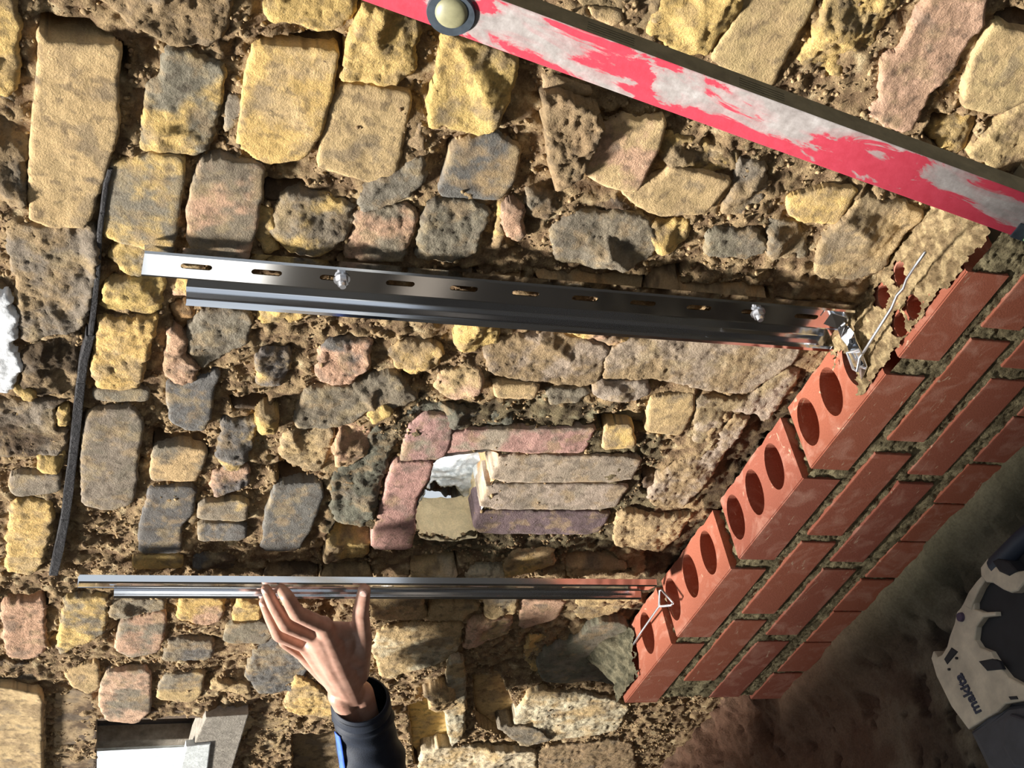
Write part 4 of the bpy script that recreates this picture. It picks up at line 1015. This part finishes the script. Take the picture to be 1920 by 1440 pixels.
# plaster on the wall round the window head
M_PLA = mat_attr('brown_plaster', fine=200, coarse=20, b1=0.0006, b2=0.002, var=(0.9, 1.1))
for s, cd, yy in (('100,1300 140,1290 181,1302 181,1475 100,1475', 'T/K', 0.108), ('-60,1286 20,1290 82,1302 81,1380 81,1475 -60,1475', 'B/T', 0.094)):
    P = [at(a, b, 'Y', yy)[[0, 2]] for a, b in pxs(s)]
    obj('plaster_patch', brick_mesh(P, yy, 0.0012, cd, 501, edge=0.0008, back=0.04), M_PLA, wall)
# white plaster left on the wall at the top of the wall
P = [at(a, b, 'Y', 0.098)[[0, 2]] for a, b in pxs('-70,548 10,556 26,575 30,640 38,690 34,715 22,730 2,738 -70,760')]
me = brick_mesh(P, 0.098, 0.003, 'H', 611, edge=0.006, back=0.04); setw = np.tile(lin((246, 248, 250)), (len(me.vertices), 1))
me.color_attributes.remove(me.color_attributes['Col']); setcol(me, setw)
obj('plaster_patch', me, mat_attr('white_plaster', fine=200, coarse=40, b1=0.0008, b2=0.001, var=(0.92, 1.06)), wall)
# smooth grey mortar dabbed on the wall beside the new brickwork
P = [at(a, b, 'Y', 0.094)[[0, 2]] for a, b in pxs('1008,1245 1022,1225 1050,1212 1085,1200 1100,1180 1125,1166 1165,1166 1192,1185 1202,1250 1190,1285 1172,1300 1140,1282 1100,1276 1070,1283 1022,1280 1010,1265')]
obj('mortar_patch', brick_mesh(P, 0.094, 0.0012, 'M/G', 77, edge=0.002, back=0.05, soft=True), M_OLDS, wall)
# loose stone wedged above the deep yellow brick
P = [at(a, b, 'Y', 0.088)[[0, 2]] for a, b in pxs('795,1303 830,1290 853,1300 856,1330 832,1340 812,1336 808,1320')]
obj('stone', brick_mesh(P, 0.088, 0.006, 'B/T', 78, edge=0.003, back=0.05), M_OLD, wall)
# ------------------------------------------------------------------ drill on the floor
dr = empty('hammer_drill', V(1830, 1230, 'Z', -0.34)); tag(dr, 'dirty white hammer drill with dark grey motor housing lying on the floor', 'drill')
bpy.context.view_layer.update(); di = dr.matrix_world.inverted()
M_WHITE = mat_plain('dirty_white_plastic', (196, 186, 166), 0.5, 0, 0.4, 22, 0.28, 0.0003, 300)
M_BLK = mat_plain('black_rubber', (34, 35, 40), 0.65, 0, 0.4, 40, 0.25)
M_DGR = mat_plain('dark_grey_plastic', (62, 64, 72), 0.5, 0, 0.45, 25, 0.3)
def dpart(name, s, z, dep, m, bev=0.006, seg=3):
    bm = prism([V(a, b, 'Z', z) for a, b in pxs(s)], (0, 0, -dep), bev, seg); me = frombm(bm, name); me.transform(di)
    o = obj(name, me, m, dr); me.polygons.foreach_set('use_smooth', np.zeros(len(me.polygons), bool)); return o
dpart('motor_body', '1775,1205 1800,1140 1845,1075 1880,1045 1940,1010 1990,1040 2000,1200 1995,1330 1900,1330 1850,1340 1800,1330 1770,1260', -0.268, 0.072, M_BLK, 0.012)
dpart('side_shell', '1815,1368 1783,1325 1755,1268 1745,1234 1749,1221 1757,1232 1765,1228 1775,1212 1780,1192 1789,1168 1793,1148 1800,1140 1806,1130 1826,1110 1826,1142 1842,1148 1865,1147 1866,1155 1843,1158 1830,1176 1827,1200 1836,1214 1856,1222 1870,1245 1890,1270 1935,1294 1935,1312 1885,1320 1870,1335 1850,1346', -0.258, 0.05, M_WHITE, 0.005)
dpart('handle_strut', '1804,1134 1815,1110 1830,1090 1841,1078 1849,1086 1836,1104 1824,1130 1820,1144', -0.256, 0.02, M_WHITE, 0.003)
dpart('handle_collar', '1838,1080 1837,1064 1850,1047 1864,1057 1880,1068 1900,1072 1917,1070 1926,1085 1908,1108 1895,1112 1880,1106 1860,1093 1848,1092', -0.250, 0.032, M_WHITE, 0.004)
dpart('handle_socket', '1858,1052 1870,1046 1890,1052 1906,1070 1890,1080 1872,1072', -0.247, 0.02, M_BLK, 0.004)
dpart('motor_housing', '1815,1372 1852,1348 1888,1324 1940,1316 2010,1330 2010,1460 1880,1470 1850,1445', -0.262, 0.07, M_DGR, 0.012)
dpart('housing_cap', '1880,1350 1892,1338 1925,1350 1960,1400 1960,1450 1900,1440 1878,1400', -0.252, 0.03, M_DGR, 0.005)
v, f = tube([V(1868, 1062, 'Z', -0.262), V(1890, 1040, 'Z', -0.262), V(1915, 1015, 'Z', -0.268), V(1950, 985, 'Z', -0.29), V(1990, 960, 'Z', -0.32)], 0.0145, 14)
me = mesh('bit_shank', v, f); me.transform(di); obj('bit_shank', me, mat_plain('blue_black_rubber', (44, 52, 66), 0.55), dr, True)
dpart('selector_switch', '1769,1236 1783,1214 1795,1222 1775,1246', -0.2565, 0.006, M_BLK, 0.001, 1)
dpart('vent_slot', '1834,1240 1860,1235 1873,1240 1880,1255 1850,1258', -0.2565, 0.006, M_BLK, 0.001, 1)
dpart('vent_slot', '1890,1306 1905,1305 1908,1311 1894,1312', -0.2565, 0.006, M_BLK, 0.0005, 1)
bm = bmesh.new(); pc = V(1801, 1157, 'Z', -0.256); bmesh.ops.create_cone(bm, cap_ends=True, segments=24, radius1=0.0068, radius2=0.0060, depth=0.005, matrix=Matrix.Translation(pc))
me = frombm(bm, 'lock_button'); me.transform(di); obj('lock_button', me, mat_plain('violet_button', (70, 58, 84), 0.4), dr)
for px_ in ((1794, 1234), (1780, 1255)):
    bm = bmesh.new(); bmesh.ops.create_cone(bm, cap_ends=True, segments=14, radius1=0.0018, radius2=0.0018, depth=0.004, matrix=Matrix.Translation(V(px_[0], px_[1], 'Z', -0.257)))
    me = frombm(bm, 'screw'); me.transform(di); obj('screw', me, M_BLK, dr)
cu = bpy.data.curves.new('lettering', 'FONT'); cu.body = 'makita'; cu.size = 1.0; cu.shear = 0.3; cu.extrude = 0.01; cu.offset = 0.022
to = bpy.data.objects.new('tmp_text', cu); COL.objects.link(to); bpy.context.view_layer.update()
me = bpy.data.meshes.new_from_object(to.evaluated_get(bpy.context.evaluated_depsgraph_get())); bpy.data.objects.remove(to)
xs_ = [q.co.x for q in me.vertices]; x0_, x1_ = min(xs_), max(xs_)
p0 = V(1840, 1334, 'Z', -0.2572); p1 = V(1802, 1260, 'Z', -0.2572); ex = (p1-p0); sc = ex.length/(x1_-x0_); ex.normalize()
pu_ = V(1830, 1338, 'Z', -0.2572)-p0; ey = (pu_-ex*pu_.dot(ex)).normalized(); ez = ex.cross(ey)
me.transform(Matrix.Translation((-x0_, 0, 0)))
me.transform(di @ Matrix(((ex.x, ey.x, ez.x, p0.x), (ex.y, ey.y, ez.y, p0.y), (ex.z, ey.z, ez.z, p0.z), (0, 0, 0, 1))) @ Matrix.Diagonal((sc, sc*1.05, 0.08, 1)))
me.materials.clear(); obj('lettering', me, mat_plain('dark_blue_ink', (34, 42, 66), 0.5), dr)
